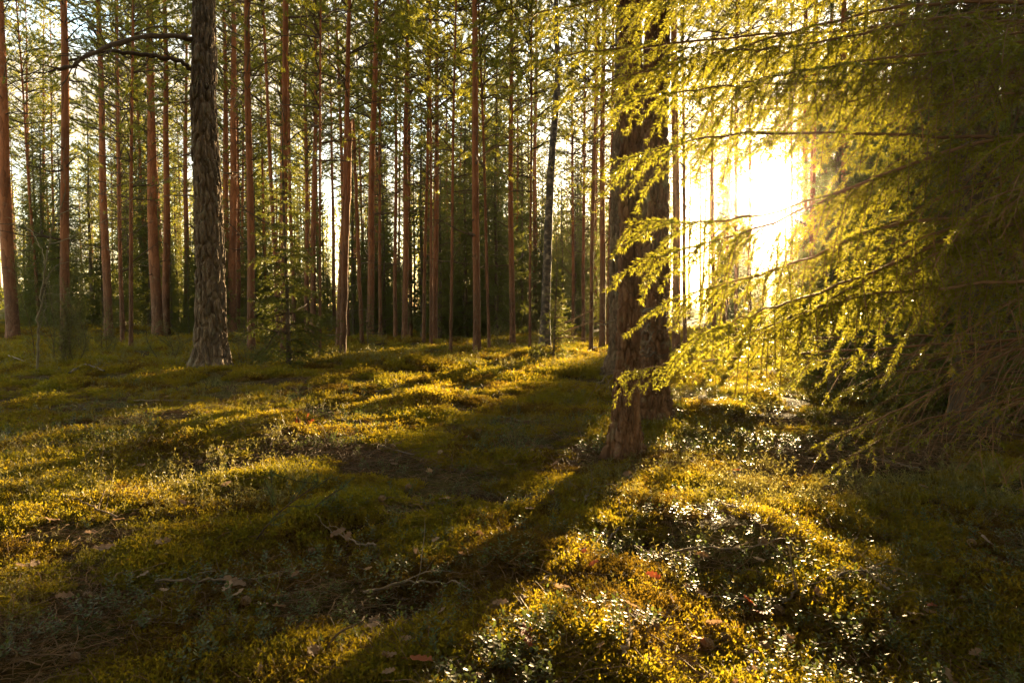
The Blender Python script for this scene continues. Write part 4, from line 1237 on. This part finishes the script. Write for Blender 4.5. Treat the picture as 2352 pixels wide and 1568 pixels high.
for lst, ms, lab, grp in ((TAN, LT, 'curled tan oak leaf lying on the moss', 'tan oak leaves on the moss'), (RED, LR, 'rusty red oak leaf lying on the moss', 'rusty red oak leaves on the moss')):
    for k, (px, py, s) in enumerate(lst):
        g = ground(px, py); z = hz(g[0], g[1])
        # follow the hummock the leaf lies on
        v = ray(px, py); tt_ = (z - CAM_H) / v[2]; g = CAM + v * tt_; z = hz(g[0], g[1])
        o = obj('fallen_leaf', ms[k % len(ms)], None, (g[0], g[1], z + .058))
        s *= 1.25; o.scale = (s, s, s); o.rotation_euler = (random.gauss(.25, .35), random.gauss(0, .3), random.uniform(0, 6.28))
        spots = [((600, 1180), 'near the pine seedling'), ((487, 880), 'near the thick furrowed pine'), ((1430, 1080), 'below the slim flaking pine'), ((1990, 1150), 'under the spruce bough tips'),
                 ((1000, 1475), 'around the short broken stick'), ((740, 1500), 'around the tiny pine shoot'), ((1740, 1240), 'by the sunlit hummock'), ((1270, 1355), 'by the pale wood flake'), ((180, 1300), 'in the dark shaded corner of moss'),
                 ((700, 1000), 'near the russet sprig')]
        where = min(spots, key=lambda q: ((q[0][0] - px) ** 2 + (q[0][1] - py) ** 2))[1]
        tag(o, lab + ' ' + where, 'leaf', grp)


def stick(pts, r0, r1, label, seed, twigs=3, mat=None, lift=.03):
    C = []
    for px, py in pts:
        g = ground(px, py); z = hz(g[0], g[1]); v = ray(px, py); g = CAM + v * ((z - CAM_H) / v[2]); C.append([g[0], g[1], hz(g[0], g[1]) + lift])
    C = np.array(C); og = C[0].copy()
    o = limb(None, og, C, r0, r1, name='fallen_branch', mat=mat, seed=seed, twigs=twigs, n=20, sides=6, twig_len=.25, wob=.004)
    o.location = og
    tag(o, label, 'branch')
    return o


stick([(1535, 1010), (1490, 1060), (1440, 1110), (1415, 1170)], .010, .006, 'forked bare stick lying below the slim flaking pine', 1, 6)
stick([(1640, 1165), (1700, 1195), (1745, 1215)], .008, .004, 'bare stick across the sunlit moss hummock', 2, 3)
stick([(1480, 975), (1560, 985), (1640, 1000), (1690, 1012)], .014, .006, 'crooked root-like branch at the stout pine foot', 3, 3)
stick([(1100, 960), (1180, 965), (1250, 985), (1290, 1020)], .008, .004, 'thin curved twig on shaded moss', 4, 3)
stick([(985, 1478), (1010, 1465), (1040, 1475)], .009, .006, 'short broken stick in the sunlit moss', 5, 1)
stick([(1245, 1345), (1270, 1358), (1290, 1368)], .014, .010, 'pale flake of wood among lingonberry leaves', 6, 0)
stick([(870, 1160), (930, 1155), (985, 1170)], .005, .003, 'fine dark twig behind the pine seedling', 7, 2)
stick([(160, 862), (195, 850), (240, 862)], .018, .01, 'arched fallen branch near the bare sapling', 8, 6, lift=.10)
stick([(20, 830), (60, 842), (85, 850)], .016, .008, 'dead branch lying beside the bare sapling', 9, 8, lift=.12)
stick([(1270, 838), (1310, 832), (1350, 830)], .03, .02, 'fallen rotten pole behind the birch sapling', 10, 2)
stick([(780, 850), (800, 856), (815, 866)], .02, .012, 'short dark log end in the clearing', 11, 0)
stick([(2090, 1010), (2200, 1000), (2300, 1010)], .012, .005, 'dry twiggy branch under the dark spruce boughs', 12, 8)
stick([(1820, 985), (1900, 1000), (1960, 1010)], .010, .005, 'dry stick under the spruce bough tips', 13, 4)
stick([(1500, 1165), (1440, 1210), (1390, 1260)], .007, .004, 'slender stick between lingonberry plants', 14, 6)
stick([(300, 1045), (330, 1035), (370, 1030)], .006, .003, 'small grey twig by the golden moss hummock', 15, 2)
stick([(860, 905), (900, 895), (940, 890)], .012, .006, 'low dead twig beside the dark hummock', 16, 5, lift=.06)


for k in range(16):
    xx_, yy_ = wedge(1, 2.2, 12.0, rl, half=.7); p_ = np.array([xx_[0], yy_[0], 0.0]); a_ = rl.uniform(0, 3.14); L_ = rl.uniform(.12, .35) * (1 + yy_[0] * .06)
    P_ = [p_ + np.array([math.cos(a_), math.sin(a_) * .6, 0]) * L_ * q for q in (-1, -.3, .4, 1)]
    pp = []
    for w_ in P_:
        c_ = w_ - CAM; pp.append((CX + F * (c_ @ RGT) / (c_ @ FWD), CY - F * (c_ @ UPV) / (c_ @ FWD)))
    stick(pp, .006, .003, 'small dry twig lying loose on the moss', 100 + k, 4, lift=.05)['group'] = 'small dry twigs on the moss'


def cone_mesh():
    rg = np.random.default_rng(4); n, m = 12, 9
    u = np.linspace(0, 1, m); G = Geo(); V = []
    for i, t in enumerate(u):
        rr = .45 * math.sin(math.pi * min(1, t * .9 + .08)) ** .8
        for j in range(n):
            a = 2 * math.pi * (j + .5 * (i % 2)) / n; k = 1 + .22 * ((i + j) % 2)
            V.append([t - .5, rr * k * math.cos(a), rr * k * math.sin(a)])
    i = np.arange(m - 1)[:, None] * n; j = np.arange(n)[None]; jn = (j + 1) % n
    G.add(V, np.stack([i + j, i + jn, i + n + jn, i + n + j], -1).reshape(-1, 4)); G.add(V[:n], np.arange(n)[None]); G.add(V[-n:], np.arange(n)[None])
    return G.mesh('pine_cone', M_LITTER, smooth=False)


CONE = cone_mesh()
for k in range(26):
    xx_, yy_ = wedge(1, 1.9, 8.0, rl, half=.72); x_, y_ = xx_[0], yy_[0]
    o = obj('pine_cone', CONE, None, (x_, y_, hz(x_, y_) + .04)); s_ = rl.uniform(.04, .06); o.scale = (s_, s_ * .8, s_ * .8); o.rotation_euler = (rl.uniform(0, 6), rl.normal() * .3, rl.uniform(0, 6))
    tag(o, 'small brown pine cone lying in the moss', 'pine cone', 'pine cones in the moss')


def seedling(px, py, s, label, seed, nsh=9):
    rg = np.random.default_rng(seed); g = ground(px, py); z = hz(g[0], g[1])
    t = thing('pine_seedling', label, 'seedling', (g[0], g[1], z))
    W = Geo(); Nd = Geo()
    root = np.array([0, 0, -.02]); ax = np.array([.55, .15, .5]) * s
    P = spline([root, ax * .4 + [0, 0, .03], ax], 12); V, Q = tube(P, np.linspace(.006, .003, 12), 5); W.add(V, Q)
    for k in range(nsh):
        i = rg.integers(4, 12); d = nrm(rg.normal(size=3) * [1, 1, .4] + [0.3, 0, .35]); L = s * rg.uniform(.15, .38)
        q = P[i] + np.linspace(0, 1, 5)[:, None] * d * L + np.array([0, 0, .15 * L]) * (np.linspace(0, 1, 5)[:, None] ** 2)
        V, Q = prisms(q[:-1], q[1:], .0025, .002); W.add(V, Q)
        V, Q = needle_on(q[1:-1], q[2:], 520, .055 * (s ** .3), .0018, rg, fwd=.8, updir=.2); Nd.add(V, Q)
    obj('stem', W.mesh('seedling_stem', M_TWIG), t)
    n = obj('needles', Nd.mesh('seedling_needles', M_SEEDLING, smooth=False), t); n['kind'] = 'stuff'


M_SEEDLING = leaf_mat('seedling_needles', (.045, .075, .025), (.085, .12, .035), (.22, .30, .06), trans=.35, rough=.45)
seedling(570, 1225, .62, 'green pine seedling sprawling in shaded moss', 1, 13)
seedling(690, 1205, .40, 'bushy green pine shoot beside the sprawling seedling', 2, 9)
seedling(735, 1500, .22, 'tiny grassy pine shoot low in dark moss', 3, 5)

# red sprig on the far moss
def sprig(px, py, label):
    rg = np.random.default_rng(3); g = ground(px, py); z = hz(g[0], g[1])
    G = Geo()
    for k in range(14):
        a = rg.uniform(0, 6.28); d = nrm(np.array([math.cos(a) * .8, math.sin(a) * .8, .8])); L = rg.uniform(.08, .2); q = np.linspace(0, 1, 4)[:, None] * d * L
        V, Q = prisms(q[:-1], q[1:], .002, .0015); G.add(V, Q, 1); V, Q = needle_on(q[1:-1], q[2:], 60, .028, .012, rg, kite=True); G.add(V, Q, 0)
    o = obj('red_sprig', G.mesh('red_sprig', [M_LEAF_RED, M_TWIG], smooth=False), None, (g[0], g[1], z)); tag(o, 'small russet leafed sprig in the sunlit moss', 'plant')


sprig(700, 1000, '')

# ------------------------------------------------------------------ haze
def haze():
    G = Geo()
    x0, x1, y0, y1, z0, z1 = -118, 118, -25, 124, -2.0, 25.0
    V = np.array([[x, y, z] for z in (z0, z1) for y in (y0, y1) for x in (x0, x1)])
    Q = np.array([[0, 2, 3, 1], [4, 5, 7, 6], [0, 1, 5, 4], [2, 6, 7, 3], [0, 4, 6, 2], [1, 3, 7, 5]])
    G.add(V, Q)
    m = bpy.data.materials.new('haze_air'); m.use_nodes = True; nt = m.node_tree; nt.nodes.clear()
    out = nt.nodes.new('ShaderNodeOutputMaterial'); pv = nt.nodes.new('ShaderNodeVolumePrincipled')
    pv.inputs['Color'].default_value = (.98, .93, .84, 1); pv.inputs['Density'].default_value = HAZE_DENSITY; pv.inputs['Anisotropy'].default_value = HAZE_G
    nt.links.new(pv.outputs[0], out.inputs['Volume'])
    o = obj('haze', G.mesh('haze', m, smooth=False)); tag(o, 'thin golden haze filling the air under the trees', 'haze', kind='stuff')


haze()
